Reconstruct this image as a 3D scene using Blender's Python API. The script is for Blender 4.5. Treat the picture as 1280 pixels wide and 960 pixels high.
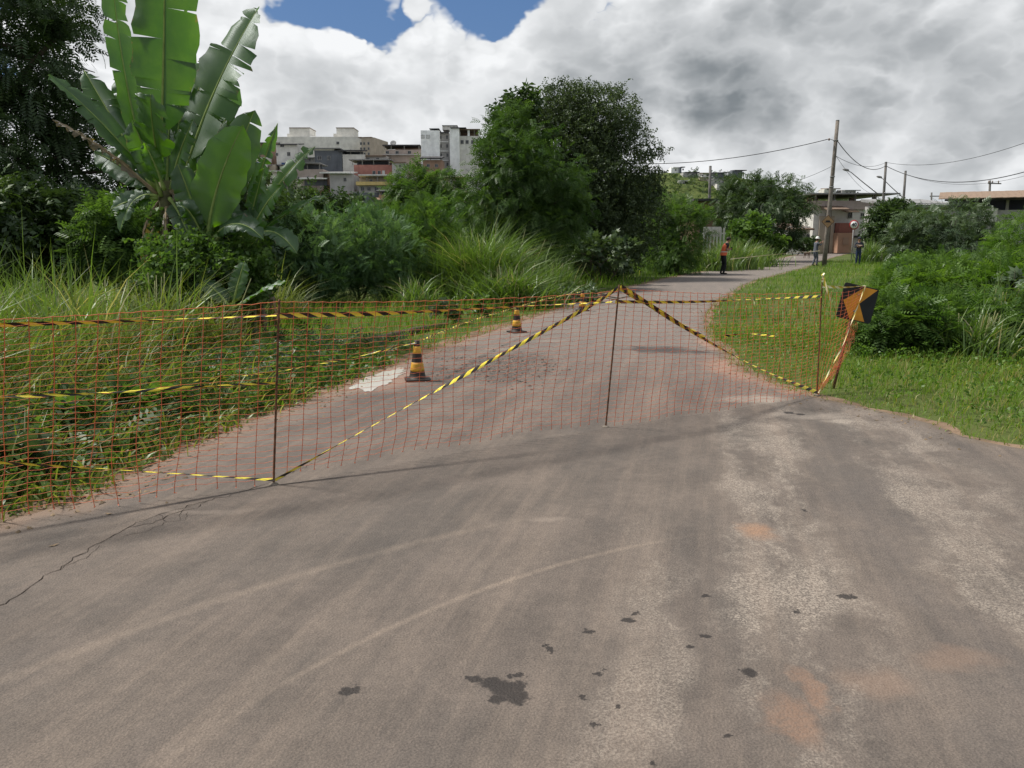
import bpy, math, random
import numpy as np
from mathutils import Vector, Matrix, noise as mnoise

for o in list(bpy.data.objects):
    bpy.data.objects.remove(o, do_unlink=True)
scene = bpy.context.scene
COL = scene.collection
R = math.radians

# ------------------------------------------------------------------ camera
F_PX, PITCH, CAM_Z = 1005.0, R(10.15), 1.6
cam_data = bpy.data.cameras.new('camera')
cam_data.sensor_width = 36.0
cam_data.lens = 36.0 * F_PX / 1280.0
cam_data.clip_start = 0.05
cam_data.clip_end = 6000
cam = bpy.data.objects.new('camera', cam_data)
COL.objects.link(cam)
cam.location = (0, 0, CAM_Z)
cam.rotation_euler = (R(90) - PITCH, 0, 0)
scene.camera = cam

# ------------------------------------------------------------------ sky and sun
SUN_EL, SUN_AZ = R(56), R(-72)          # azimuth measured from +Y (ahead) towards +X (right)
sun_dir = Vector((math.sin(SUN_AZ) * math.cos(SUN_EL), math.cos(SUN_AZ) * math.cos(SUN_EL), math.sin(SUN_EL)))
SUN_STRENGTH, SKY_STRENGTH = 5.0, 0.088

scene.view_settings.view_transform = 'Standard'
scene.view_settings.look = 'None'
scene.view_settings.gamma = 1.0
scene.view_settings.use_curve_mapping = False
scene.view_settings.exposure = 0.18
scene.cycles.max_bounces = 6
scene.cycles.diffuse_bounces = 3
scene.cycles.glossy_bounces = 2
scene.cycles.transmission_bounces = 4


class NT:
    """tiny helper to write node trees"""
    def __init__(self, tree):
        self.t = tree
        self.n = tree.nodes
        self.l = tree.links

    def node(self, kind, **kw):
        nd = self.n.new(kind)
        for k, v in kw.items():
            setattr(nd, k, v)
        return nd

    def put(self, sock, v):
        if isinstance(v, bpy.types.NodeSocket):
            self.l.new(v, sock)
        elif v is not None:
            if hasattr(sock, 'default_value') and sock.type == 'RGBA' and len(v) == 3:
                v = (*v, 1.0)
            sock.default_value = v

    def m(self, op, a, b=None, c=None, clamp=False):
        nd = self.node('ShaderNodeMath', operation=op, use_clamp=clamp)
        for i, v in enumerate((a, b, c)):
            if v is not None:
                self.put(nd.inputs[i], v)
        return nd.outputs[0]

    def vm(self, op, a, b=None):
        nd = self.node('ShaderNodeVectorMath', operation=op)
        self.put(nd.inputs[0], a)
        if b is not None:
            if op == 'SCALE':
                self.put(nd.inputs['Scale'], b)
            else:
                self.put(nd.inputs[1], b)
        return nd.outputs['Value'] if op in ('LENGTH', 'DISTANCE', 'DOT_PRODUCT') else nd.outputs[0]

    def noise(self, vec, scale, detail=4, rough=0.55, dist=0.0, col=False):
        nd = self.node('ShaderNodeTexNoise')
        self.put(nd.inputs['Vector'], vec)
        self.put(nd.inputs['Scale'], scale)
        self.put(nd.inputs['Detail'], float(detail))
        self.put(nd.inputs['Roughness'], rough)
        self.put(nd.inputs['Distortion'], dist)
        return nd.outputs['Color' if col else 'Fac']

    def rng(self, v, a, b, c=0.0, d=1.0, smooth=True):
        nd = self.node('ShaderNodeMapRange')
        nd.interpolation_type = 'SMOOTHSTEP' if smooth else 'LINEAR'
        for k, x in zip(('Value', 'From Min', 'From Max', 'To Min', 'To Max'), (v, a, b, c, d)):
            self.put(nd.inputs[k], x)
        return nd.outputs[0]

    def mix(self, f, a, b, blend='MIX'):
        nd = self.node('ShaderNodeMix', data_type='RGBA', blend_type=blend)
        self.put(nd.inputs[0], f)
        self.put(nd.inputs[6], a)
        self.put(nd.inputs[7], b)
        return nd.outputs[2]

    def xyz(self, v):
        nd = self.node('ShaderNodeSeparateXYZ')
        self.put(nd.inputs[0], v)
        return nd.outputs

    def comb(self, x, y, z=0.0):
        nd = self.node('ShaderNodeCombineXYZ')
        for i, v in enumerate((x, y, z)):
            self.put(nd.inputs[i], v)
        return nd.outputs[0]


world = bpy.data.worlds.new('World')
scene.world = world
world.use_nodes = True
world.cycles.sampling_method = 'MANUAL'
world.cycles.sample_map_resolution = 512
w = NT(world.node_tree)
w.n.clear()
sky = w.node('ShaderNodeTexSky', sky_type='NISHITA', sun_disc=False)
sky.sun_elevation = SUN_EL
sky.sun_rotation = SUN_AZ
sky.altitude = 700
tc = w.node('ShaderNodeTexCoord')
dx, dy, dz = w.xyz(tc.outputs['Generated'])
CLOUD_OFF = (5.3, 1.7, 2.0)
gen = tc.outputs['Generated']
p = w.vm('ADD', w.vm('MULTIPLY', gen, (1.0, 1.0, 1.55)), CLOUD_OFF)
warp = w.vm('SCALE', w.vm('SUBTRACT', w.noise(p, 10.0, 4, 0.65, col=True), (0.5, 0.5, 0.5)), 0.09)
pw = w.vm('ADD', p, warp)


def billow(vec):
    """rounded heaps with creases between them, as cumulus tops have"""
    acc = None
    for sc_, amp in ((6.5, 0.52), (13.0, 0.30), (27.0, 0.18)):
        v = w.m('MULTIPLY', w.m('ABSOLUTE', w.m('SUBTRACT', w.noise(vec, sc_, 0, 0.5), 0.5)), 4.0 * amp)
        acc = v if acc is None else w.m('ADD', acc, v)
    return acc                                       # about 0 to 1, mean near 0.4


big = w.noise(p, 3.0, 2, 0.5)
puff = billow(pw)
puff2 = billow(w.vm('ADD', pw, (-0.016, 0.004, 0.026)))
dens = w.m('ADD', w.m('MULTIPLY', big, 0.62), w.m('MULTIPLY', puff, 0.34))


def lobe(px, py, rx, ry):
    """soft bump around one direction of the sky (a gap or a heavy bank in the cloud deck); radii in photo pixels"""
    a, b = (px - 640) / F_PX, (480 - py) / F_PX
    d = Vector((a, math.cos(PITCH) + b * math.sin(PITCH), -math.sin(PITCH) + b * math.cos(PITCH))).normalized()
    df = w.vm('MULTIPLY', w.vm('SUBTRACT', gen, tuple(d)), (F_PX / rx, F_PX / rx, F_PX / ry))
    return w.rng(w.vm('LENGTH', df), 0.0, 1.0, 1.0, 0.0)


def total(lst):
    acc = None
    for (px, py, rx, ry, amt) in lst:
        v = w.m('MULTIPLY', lobe(px, py, rx, ry), amt)
        acc = v if acc is None else w.m('ADD', acc, v)
    return acc


gap = total([(385, -10, 80, 62, 0.19), (470, -14, 75, 60, 0.16), (650, -4, 85, 50, 0.20), (590, -30, 80, 45, 0.12), (1085, -4, 60, 44, 0.20)])
fill = total([(440, 105, 160, 70, 0.14), (545, 60, 70, 60, 0.12), (640, 90, 120, 50, 0.10), (200, 160, 380, 260, 0.14), (600, 200, 460, 140, 0.18), (1000, 160, 600, 260, 0.20), (1250, 100, 400, 300, 0.12)])
body = w.m('ADD', w.m('SUBTRACT', dens, gap), fill)
cover = w.rng(body, 0.36, 0.42)
heavy = total([(960, 85, 460, 120, 0.15), (1200, 80, 420, 150, 0.17), (790, 60, 240, 70, 0.10), (375, 115, 150, 60, 0.28), (530, 105, 140, 60, 0.22), (1100, 200, 460, 60, 0.04), (700, 150, 200, 60, 0.08)])
light = total([(340, 40, 150, 60, 0.10), (600, 60, 150, 70, 0.08), (200, 90, 200, 160, 0.08), (860, 178, 160, 40, 0.10), (980, 55, 60, 30, 0.06)])
thick = w.m('SUBTRACT', w.m('ADD', dens, heavy), light)
shade = w.rng(thick, 0.34, 1.16)                         # 0 thin and bright, 1 thick and grey
relief = w.m('MULTIPLY', w.m('SUBTRACT', puff2, puff), 0.70)
shade = w.m('ADD', shade, w.m('ADD', relief, 0.16), clamp=True)
cloud = w.mix(shade, (9.3, 9.45, 9.6), (2.2, 2.45, 2.65))
low = w.rng(dz, 0.0, 0.09, 1.0, 0.0)
cloud = w.mix(w.m('MULTIPLY', low, 0.35), cloud, (6.4, 6.9, 7.2))
blue = w.mix(0.6, sky.outputs[0], (0.55, 1.6, 4.0))
final = w.mix(cover, blue, cloud)
bg = w.node('ShaderNodeBackground')
w.put(bg.inputs['Color'], final)
bg.inputs['Strength'].default_value = SKY_STRENGTH
wo = w.node('ShaderNodeOutputWorld')
w.l.new(bg.outputs[0], wo.inputs['Surface'])

sun_data = bpy.data.lights.new('sun', 'SUN')
sun_data.energy = SUN_STRENGTH
sun_data.angle = R(8)
sun_data.color = (1.0, 0.95, 0.87)
sun = bpy.data.objects.new('sun', sun_data)
COL.objects.link(sun)
sun.rotation_euler = sun_dir.to_track_quat('Z', 'Y').to_euler()
sun.location = (-30, 25, 60)


# ------------------------------------------------------------------ pixel helpers (a pixel is only a direction)
def ray(px, py):
    a, b = (px - 640) / F_PX, (480 - py) / F_PX
    return Vector((a, math.cos(PITCH) + b * math.sin(PITCH), -math.sin(PITCH) + b * math.cos(PITCH)))


def gp(px, py, z=0.0):
    """where that line of sight meets the ground"""
    d = ray(px, py)
    t = (z - CAM_Z) / d.z
    return Vector((d.x * t, d.y * t, z))


def at(px, py, Y):
    """where that line of sight is Y metres ahead"""
    d = ray(px, py)
    t = Y / d.y
    return Vector((d.x * t, Y, CAM_Z + d.z * t))


# ------------------------------------------------------------------ object helpers
def tag(o, label=None, cat=None, group=None, kind=None):
    if label: o['label'] = label
    if cat: o['category'] = cat
    if group: o['group'] = group
    if kind: o['kind'] = kind
    return o


def empty(name, loc=(0, 0, 0), rz=0.0):
    o = bpy.data.objects.new(name, None)
    o.empty_display_size = 0.2
    o.location = loc
    o.rotation_euler = (0, 0, rz)
    COL.objects.link(o)
    return o


def link(name, me, mats, parent=None):
    o = bpy.data.objects.new(name, me)
    if mats is not None and len(me.materials) == 0:
        for mm in (mats if isinstance(mats, (list, tuple)) else [mats]):
            me.materials.append(mm)
    COL.objects.link(o)
    if parent is not None:
        o.parent = parent
    return o


def copy_tree(o, parent=None):
    c = o.copy()
    COL.objects.link(c)
    c.parent = parent
    for ch in o.children:
        copy_tree(ch, c)
    return c


def np_mesh(name, V, F, attrs=None, smooth=False):
    """mesh from numpy arrays; F is (m,3) or (m,4)"""
    V = np.asarray(V, dtype=np.float32)
    F = np.asarray(F, dtype=np.int32)
    me = bpy.data.meshes.new(name)
    me.vertices.add(len(V))
    me.vertices.foreach_set('co', V.ravel())
    k = F.shape[1]
    me.loops.add(F.size)
    me.loops.foreach_set('vertex_index', F.ravel())
    me.polygons.add(len(F))
    me.polygons.foreach_set('loop_start', np.arange(0, F.size, k, dtype=np.int32))
    if attrs:
        for an, arr in attrs.items():
            a = me.attributes.new(an, 'FLOAT', 'POINT')
            a.data.foreach_set('value', np.asarray(arr, dtype=np.float32))
    me.update(calc_edges=True)
    if smooth:
        me.polygons.foreach_set('use_smooth', np.ones(len(F), dtype=bool))
    return me


class MB:
    """collects boxes, tubes, prisms into one mesh"""
    def __init__(self):
        self.v, self.f, self.mi, self.sm = [], [], [], []

    def _add(self, vs, fs, mi=0, smooth=False):
        b = len(self.v)
        self.v += [tuple(x) for x in vs]
        self.f += [tuple(i + b for i in q) for q in fs]
        self.mi += [mi] * len(fs)
        self.sm += [smooth] * len(fs)

    def box(self, c, s, rz=0.0, mi=0, M=None):
        hx, hy, hz = s[0] / 2, s[1] / 2, s[2] / 2
        vs = [(x, y, z) for z in (-hz, hz) for y in (-hy, hy) for x in (-hx, hx)]
        if M is None:
            M = Matrix.Translation(c) @ Matrix.Rotation(rz, 4, 'Z')
        else:
            M = M @ Matrix.Translation(c)
        vs = [M @ Vector(q) for q in vs]
        self._add(vs, [(0, 2, 3, 1), (4, 5, 7, 6), (0, 1, 5, 4), (2, 6, 7, 3), (0, 4, 6, 2), (1, 3, 7, 5)], mi)
        return self

    def tube(self, pts, rad, sides=8, mi=0, caps=True, smooth=True, squash=1.0):
        pts = [Vector(q) for q in pts]
        if not isinstance(rad, (list, tuple)):
            rad = [rad] * len(pts)
        vs, fs = [], []
        prev = None
        for i, q in enumerate(pts):
            d = (pts[min(i + 1, len(pts) - 1)] - pts[max(i - 1, 0)])
            if d.length < 1e-9: d = Vector((0, 0, 1))
            d.normalize()
            if prev is None:
                a = d.orthogonal().normalized()
            else:
                a = prev - d * prev.dot(d)
                a = a.normalized() if a.length > 1e-6 else d.orthogonal().normalized()
            prev = a
            b = d.cross(a)
            for k in range(sides):
                t = 2 * math.pi * k / sides
                vs.append(q + (a * math.cos(t) + b * math.sin(t) * squash) * rad[i])
        n = len(pts)
        for i in range(n - 1):
            for k in range(sides):
                k2 = (k + 1) % sides
                fs.append((i * sides + k, i * sides + k2, (i + 1) * sides + k2, (i + 1) * sides + k))
        if caps:
            fs.append(tuple(reversed(range(sides))))
            fs.append(tuple((n - 1) * sides + k for k in range(sides)))
        self._add(vs, fs, mi, smooth)
        return self

    def lathe(self, prof, c=(0, 0, 0), sides=16, mi=0, M=None):
        """prof: list of (radius, z)"""
        vs, fs = [], []
        M = M or Matrix.Translation(c)
        for r, z in prof:
            for k in range(sides):
                t = 2 * math.pi * k / sides
                vs.append(M @ Vector((r * math.cos(t), r * math.sin(t), z)))
        for i in range(len(prof) - 1):
            for k in range(sides):
                k2 = (k + 1) % sides
                fs.append((i * sides + k, i * sides + k2, (i + 1) * sides + k2, (i + 1) * sides + k))
        fs.append(tuple(reversed(range(sides))))
        fs.append(tuple((len(prof) - 1) * sides + k for k in range(sides)))
        self._add(vs, fs, mi, True)
        return self

    def prism(self, poly, depth, M=None, mi=0):
        """poly in local XZ, extruded along local Y from 0 to depth"""
        M = M or Matrix.Identity(4)
        n = len(poly)
        vs = [M @ Vector((x, 0, z)) for x, z in poly] + [M @ Vector((x, depth, z)) for x, z in poly]
        fs = [tuple(range(n)), tuple(reversed(range(n, 2 * n)))]
        for k in range(n):
            k2 = (k + 1) % n
            fs.append((k2, k, n + k, n + k2))
        self._add(vs, fs, mi)
        return self

    def mesh(self, name):
        me = bpy.data.meshes.new(name)
        me.from_pydata(self.v, [], self.f)
        me.polygons.foreach_set('material_index', self.mi)
        me.polygons.foreach_set('use_smooth', self.sm)
        me.update()
        return me

    def build(self, name, mats, parent=None):
        return link(name, self.mesh(name), mats, parent)


# ------------------------------------------------------------------ materials
MATS = {}


def mat(name, col, rough=0.8, var=0.25, scale=3.0, bump=0.0, bscale=40.0, metal=0.0, spec=0.3, coords='Object', dirt=0.0, dirtcol=(0.12, 0.09, 0.06)):
    if name in MATS: return MATS[name]
    m = bpy.data.materials.new(name)
    m.use_nodes = True
    t = NT(m.node_tree)
    b = t.n['Principled BSDF']
    co = t.node('ShaderNodeTexCoord').outputs[coords]
    f = t.noise(co, scale, 5, 0.6)
    dark = tuple(c * (1 - var) for c in col)
    lite = tuple(min(1, c * (1 + var)) for c in col)
    c = t.mix(t.rng(f, 0.3, 0.7), dark, lite)
    if dirt:
        g = t.node('ShaderNodeTexCoord').outputs[coords]
        st = t.noise(t.vm('MULTIPLY', g, (1, 1, 0.18)), scale * 1.4, 6, 0.7)
        c = t.mix(t.m('MULTIPLY', t.rng(st, 0.5, 0.72), dirt), c, dirtcol)
    t.put(b.inputs['Base Color'], c)
    b.inputs['Roughness'].default_value = rough
    b.inputs['Metallic'].default_value = metal
    b.inputs['Specular IOR Level'].default_value = spec
    if bump:
        bn = t.node('ShaderNodeBump')
        bn.inputs['Strength'].default_value = bump
        bn.inputs['Distance'].default_value = 0.02
        t.put(bn.inputs['Height'], t.noise(co, bscale, 6, 0.6))
        t.l.new(bn.outputs[0], b.inputs['Normal'])
    MATS[name] = m
    return m


def leafmat(name, c1, c2, trans=0.35, gloss=0.05, rough=0.45, dry=None):
    """foliage: colour varies from leaf to leaf through the attribute «tone»"""
    if name in MATS: return MATS[name]
    m = bpy.data.materials.new(name)
    m.use_nodes = True
    t = NT(m.node_tree)
    t.n.clear()
    tone = t.node('ShaderNodeAttribute', attribute_name='tone').outputs['Fac']
    c = t.mix(tone, c1, c2)
    if dry:
        c = t.mix(t.rng(tone, 0.93, 0.97), c, dry)
    d = t.node('ShaderNodeBsdfDiffuse')
    tr = t.node('ShaderNodeBsdfTranslucent')
    gl = t.node('ShaderNodeBsdfGlossy')
    t.put(d.inputs['Color'], c)
    t.put(tr.inputs['Color'], t.mix(1.0, c, (1.25, 1.35, 0.55), 'MULTIPLY'))
    gl.inputs['Roughness'].default_value = rough
    gl.inputs['Color'].default_value = (0.8, 0.85, 0.8, 1)
    a = t.node('ShaderNodeMixShader')
    a.inputs[0].default_value = trans
    t.l.new(d.outputs[0], a.inputs[1]); t.l.new(tr.outputs[0], a.inputs[2])
    b = t.node('ShaderNodeMixShader')
    b.inputs[0].default_value = gloss
    t.l.new(a.outputs[0], b.inputs[1]); t.l.new(gl.outputs[0], b.inputs[2])
    o = t.node('ShaderNodeOutputMaterial')
    t.l.new(b.outputs[0], o.inputs['Surface'])
    MATS[name] = m
    return m


# ------------------------------------------------------------------ terrain
def hill_z(x, y):
    """height of the land: level round the road, a settled hill on the left, a higher one far off"""
    h = 26.0 * np.exp(-((x + 62) / 80.0) ** 2 - ((y - 268) / 62.0) ** 2)
    h = h + 39.0 * np.exp(-((x - 98) / 108.0) ** 2 - ((y - 500) / 95.0) ** 2)
    h = h + 14.0 * np.exp(-((x - 330) / 200.0) ** 2 - ((y - 560) / 110.0) ** 2)
    h = h + 26.0 * np.exp(-((x + 420) / 190.0) ** 2 - ((y - 420) / 130.0) ** 2)
    k = np.clip((y - 125) / 45.0, 0, 1)
    return h * k * k * (3 - 2 * k)


def hz(x, y):
    return float(hill_z(np.float64(x), np.float64(y)))


def graded(stops):
    out = []
    for a, b, n in stops:
        out.append(np.linspace(a, b, n, endpoint=False))
    return np.concatenate(out + [np.array([stops[-1][1]])])


gx = graded([(-2500, -400, 12), (-400, -200, 12), (-200, 260, 70), (260, 600, 18), (600, 2500, 12)])
gy = graded([(-60, 120, 24), (120, 340, 50), (340, 640, 36), (640, 3000, 14)])
GX, GY = np.meshgrid(gx, gy)
GZ = hill_z(GX, GY)
V = np.stack([GX.ravel(), GY.ravel(), GZ.ravel()], 1)
ny, nx = GX.shape
ii = (np.arange(ny - 1)[:, None] * nx + np.arange(nx - 1)[None, :]).ravel()
Fq = np.stack([ii, ii + 1, ii + nx + 1, ii + nx], 1)
m = bpy.data.materials.new('soil_and_grass')
m.use_nodes = True
t = NT(m.node_tree)
b = t.n['Principled BSDF']
pos = t.node('ShaderNodeNewGeometry').outputs['Position']
n1 = t.noise(pos, 0.35, 6, 0.6)
n2 = t.noise(pos, 6.0, 5, 0.65)
c = t.mix(t.rng(n1, 0.35, 0.65), (0.045, 0.070, 0.018), (0.085, 0.105, 0.030))
c = t.mix(t.rng(n2, 0.55, 0.75), c, (0.10, 0.075, 0.045))
t.put(b.inputs['Base Color'], c)
b.inputs['Roughness'].default_value = 0.95
b.inputs['Specular IOR Level'].default_value = 0.1
bn = t.node('ShaderNodeBump')
bn.inputs['Strength'].default_value = 0.6
bn.inputs['Distance'].default_value = 0.05
t.put(bn.inputs['Height'], t.noise(pos, 14, 6, 0.65))
t.l.new(bn.outputs[0], b.inputs['Normal'])
MATS['ground'] = m
tag(link('ground', np_mesh('ground', V, Fq, smooth=True), m), 'green and brown ground with wooded hills behind the road', 'ground', kind='structure')


# ------------------------------------------------------------------ road
def catmull(P, n):
    P = [Vector(q) for q in P]
    out = []
    for i in range(len(P) - 1):
        p0, p1, p2, p3 = P[max(i - 1, 0)], P[i], P[i + 1], P[min(i + 2, len(P) - 1)]
        for k in range(n):
            s = k / n
            out.append(0.5 * ((2 * p1) + (p2 - p0) * s + (2 * p0 - 5 * p1 + 4 * p2 - p3) * s * s + (3 * p1 - p0 - 3 * p2 + p3) * s ** 3))
    out.append(P[-1])
    return out


LEFT_PX = [(0, 655), (120, 615), (200, 578), (345, 516), (430, 485), (520, 447), (600, 420), (680, 393), (740, 372), (800, 356), (860, 343), (920, 333), (965, 325), (1000, 318)]
RIGHT_PX = [(1280, 563), (1150, 527), (1020, 497), (960, 478), (915, 455), (888, 425), (880, 405), (885, 388), (905, 370), (940, 352), (980, 341), (1010, 333), (1040, 322), (1062, 316.5)]
LEFT = [Vector((-14, -9, 0)), Vector((-8.5, -2.5, 0)), Vector((-5.2, 1.6, 0))] + [gp(*q) for q in LEFT_PX]
RIGHT = [Vector((17, -9, 0)), Vector((10.5, 0.5, 0)), Vector((6.2, 4.0, 0))] + [gp(*q) for q in RIGHT_PX]
NS = 10
Lc, Rc = catmull(LEFT, NS), catmull(RIGHT, NS)
for cv, sg in ((Lc, 1), (Rc, 1)):
    for i, q in enumerate(cv):
        k = 0.05 if q.y < 20 else 0.12
        q.x += k * (mnoise.noise(Vector((q.x * 1.7, q.y * 1.7, 3.0))) + 0.6 * mnoise.noise(Vector((q.x * 6, q.y * 6, 9.0))))
LA = np.array([(q.x, q.y) for q in Lc])
RA = np.array([(q.x, q.y) for q in Rc])
ROAD_POLY = np.concatenate([LA, RA[::-1]])
NW = 22
ZR = 0.008
tt = np.linspace(0, 1, NW)
V = (LA[:, None, :] * (1 - tt)[None, :, None] + RA[:, None, :] * tt[None, :, None])
nr = len(LA)
V = np.concatenate([V.reshape(-1, 2), np.full((nr * NW, 1), ZR)], 1)
ii = (np.arange(nr - 1)[:, None] * NW + np.arange(NW - 1)[None, :]).ravel()
Fq = np.stack([ii, ii + 1, ii + NW + 1, ii + NW], 1)


def dist_poly(P, A):
    d = np.full(len(P), 1e9)
    for a, b_ in zip(A[:-1], A[1:]):
        ab = b_ - a
        s = np.clip(((P - a) @ ab) / max(1e-9, ab @ ab), 0, 1)
        d = np.minimum(d, np.linalg.norm(P - a - s[:, None] * ab, axis=1))
    return d


dl, dr = dist_poly(V[:, :2], LA), dist_poly(V[:, :2], RA)
road_me = np_mesh('road', V, Fq, {'edge_left': dl, 'edge_right': dr}, smooth=True)


def in_poly(P, poly):
    x, y = P[:, 0], P[:, 1]
    ins = np.zeros(len(P), bool)
    j = len(poly) - 1
    for i in range(len(poly)):
        xi, yi = poly[i]; xj, yj = poly[j]
        cnd = ((yi > y) != (yj > y)) & (x < (xj - xi) * (y - yi) / (yj - yi + 1e-12) + xi)
        ins ^= cnd
        j = i
    return ins


m = bpy.data.materials.new('worn_asphalt')
m.use_nodes = True
t = NT(m.node_tree)
b = t.n['Principled BSDF']
pos = t.node('ShaderNodeNewGeometry').outputs['Position']
px_, py_, pz_ = t.xyz(pos)
ca, sa = math.cos(R(14)), math.sin(R(14))
U = t.m('SUBTRACT', t.m('MULTIPLY', px_, ca), t.m('MULTIPLY', py_, sa))     # across the lane
Vv = t.m('ADD', t.m('MULTIPLY', px_, sa), t.m('MULTIPLY', py_, ca))         # along the lane
lane = t.comb(t.m('MULTIPLY', U, 1.0), t.m('MULTIPLY', Vv, 0.05), 0.0)
lane2 = t.comb(U, t.m('MULTIPLY', Vv, 0.30), 0.0)
streak = t.noise(lane, 4.0, 7, 0.72)
streak2 = t.noise(lane2, 1.4, 5, 0.68)
mottle = t.noise(pos, 1.8, 5, 0.66)
grit = t.noise(pos, 120, 3, 0.7)
speck = t.node('ShaderNodeTexVoronoi')
speck.inputs['Scale'].default_value = 95
t.put(speck.inputs['Vector'], pos)
sp = speck.outputs['Distance']
c = t.mix(t.rng(mottle, 0.3, 0.7), (0.084, 0.071, 0.062), (0.128, 0.106, 0.091))
c = t.mix(t.m('MULTIPLY', t.rng(streak, 0.40, 0.68), 0.62), c, (0.178, 0.143, 0.117))
c = t.mix(t.m('MULTIPLY', t.rng(streak2, 0.42, 0.68), 0.55), c, (0.070, 0.063, 0.058))
# chalky worn wheel paths with the bare aggregate showing
Ub = U
U = t.m('ADD', U, t.m('MULTIPLY', t.m('SUBTRACT', t.noise(pos, 1.3, 3, 0.6), 0.5), 0.75))
bandA = t.m('MULTIPLY', t.rng(U, 0.02, 0.22), t.rng(U, 0.62, 0.86, 1, 0))
bandB = t.m('MULTIPLY', t.rng(U, 1.02, 1.22), t.rng(U, 1.62, 2.0, 1, 0))
bandC = t.m('MULTIPLY', t.m('MULTIPLY', t.rng(U, -0.42, -0.30), t.rng(U, -0.12, -0.02, 1, 0)), t.m('MULTIPLY', t.rng(Vv, 3.6, 5.0, 1, 0), 0.55))
worn = t.m('MAXIMUM', t.m('MAXIMUM', bandA, t.m('MULTIPLY', bandB, 0.9)), bandC)
worn = t.m('MULTIPLY', worn, t.rng(Vv, 7.2, 9.5, 1, 0))
wn = t.noise(t.comb(U, t.m('MULTIPLY', Vv, 0.45), 1.0), 2.6, 5, 0.70)
worn = t.m('MULTIPLY', worn, t.rng(wn, 0.40, 0.62))
spk = t.noise(pos, 85, 3, 0.8)
wornf = t.m('MULTIPLY', worn, t.rng(spk, 0.42, 0.60, 0.08, 1.0))
c = t.mix(t.m('MULTIPLY', wornf, 0.68), c, (0.33, 0.285, 0.24))
between = t.m('MULTIPLY', t.m('MULTIPLY', t.rng(U, 0.75, 0.92), t.rng(U, 1.05, 1.2, 1, 0)), t.rng(Vv, 5.5, 8.0, 1, 0))
c = t.mix(t.m('MULTIPLY', between, t.rng(wn, 0.35, 0.6, 0.6, 0.2)), c, (0.095, 0.083, 0.076))
# curved pale tyre marks of vehicles turning
for (cx, cy, rad, wd, amt, lo, hi) in ((2.45, 0.55, 3.92, 0.030, 0.34, -1.2, 1.2), (3.1, -0.9, 6.15, 0.06, 0.24, -3, 0.2), (2.0, 0.4, 6.3, 0.08, 0.10, -3.5, 1.0)):
    dd = t.vm('LENGTH', t.vm('SUBTRACT', t.comb(px_, py_, 0.0), (cx, cy, 0.0)))
    dd = t.m('ABSOLUTE', t.m('SUBTRACT', dd, rad))
    msk = t.m('MULTIPLY', t.rng(dd, 0.0, wd, 1, 0), t.m('MULTIPLY', t.rng(px_, lo, lo + 0.6), t.rng(px_, hi - 0.6, hi, 1, 0)))
    msk = t.m('MULTIPLY', msk, t.rng(mottle, 0.3, 0.6, 0.35, 1.0))
    c = t.mix(t.m('MULTIPLY', msk, amt), c, (0.27, 0.215, 0.17))
c = t.mix(t.m('MULTIPLY', t.rng(Vv, 7.5, 15.0), 0.50), c, (0.185, 0.163, 0.148))
# fine grain
c = t.mix(t.rng(grit, 0.32, 0.68), t.mix(1.0, c, (0.80, 0.80, 0.80), 'MULTIPLY'), t.mix(1.0, c, (1.26, 1.24, 1.22), 'MULTIPLY'))
mid_ = t.noise(pos, 22, 4, 0.7)
c = t.mix(t.rng(mid_, 0.35, 0.66), t.mix(1.0, c, (0.93, 0.93, 0.93), 'MULTIPLY'), t.mix(1.0, c, (1.07, 1.07, 1.06), 'MULTIPLY'))
c = t.mix(t.m('MULTIPLY', t.rng(sp, 0.0, 0.25, 1, 0), 0.6), c, t.mix(1.0, c, (1.9, 1.85, 1.8), 'MULTIPLY'))


WARP_BIG = t.vm('SUBTRACT', t.noise(pos, 3, 4, 0.65, col=True), (0.5, 0.5, 0.5))
WARP_MID = t.vm('SUBTRACT', t.noise(pos, 7, 3, 0.65, col=True), (0.5, 0.5, 0.5))
WARP_FINE = t.vm('SUBTRACT', t.noise(pos, 26, 3, 0.65, col=True), (0.5, 0.5, 0.5))


def spots(lst, warp_amt, wscale, edge0=0.75, edge1=1.0):
    wp = t.vm('ADD', pos, t.vm('SCALE', WARP_FINE if wscale > 12 else WARP_MID if wscale > 5 else WARP_BIG, warp_amt))
    acc = None
    for (x, y, sw, sh) in lst:
        g = gp(x, y)
        rx = (gp(x + sw / 2, y) - gp(x - sw / 2, y)).length / 2
        ry = (gp(x, y + sh / 2) - gp(x, y - sh / 2)).length / 2
        q = t.vm('MULTIPLY', t.vm('SUBTRACT', wp, (g.x, g.y, ZR)), (1 / rx, 1 / ry, 0.0))
        l = t.vm('LENGTH', q)
        acc = l if acc is None else t.m('MINIMUM', acc, l)
    return t.rng(acc, edge0, edge1, 1, 0)


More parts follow.
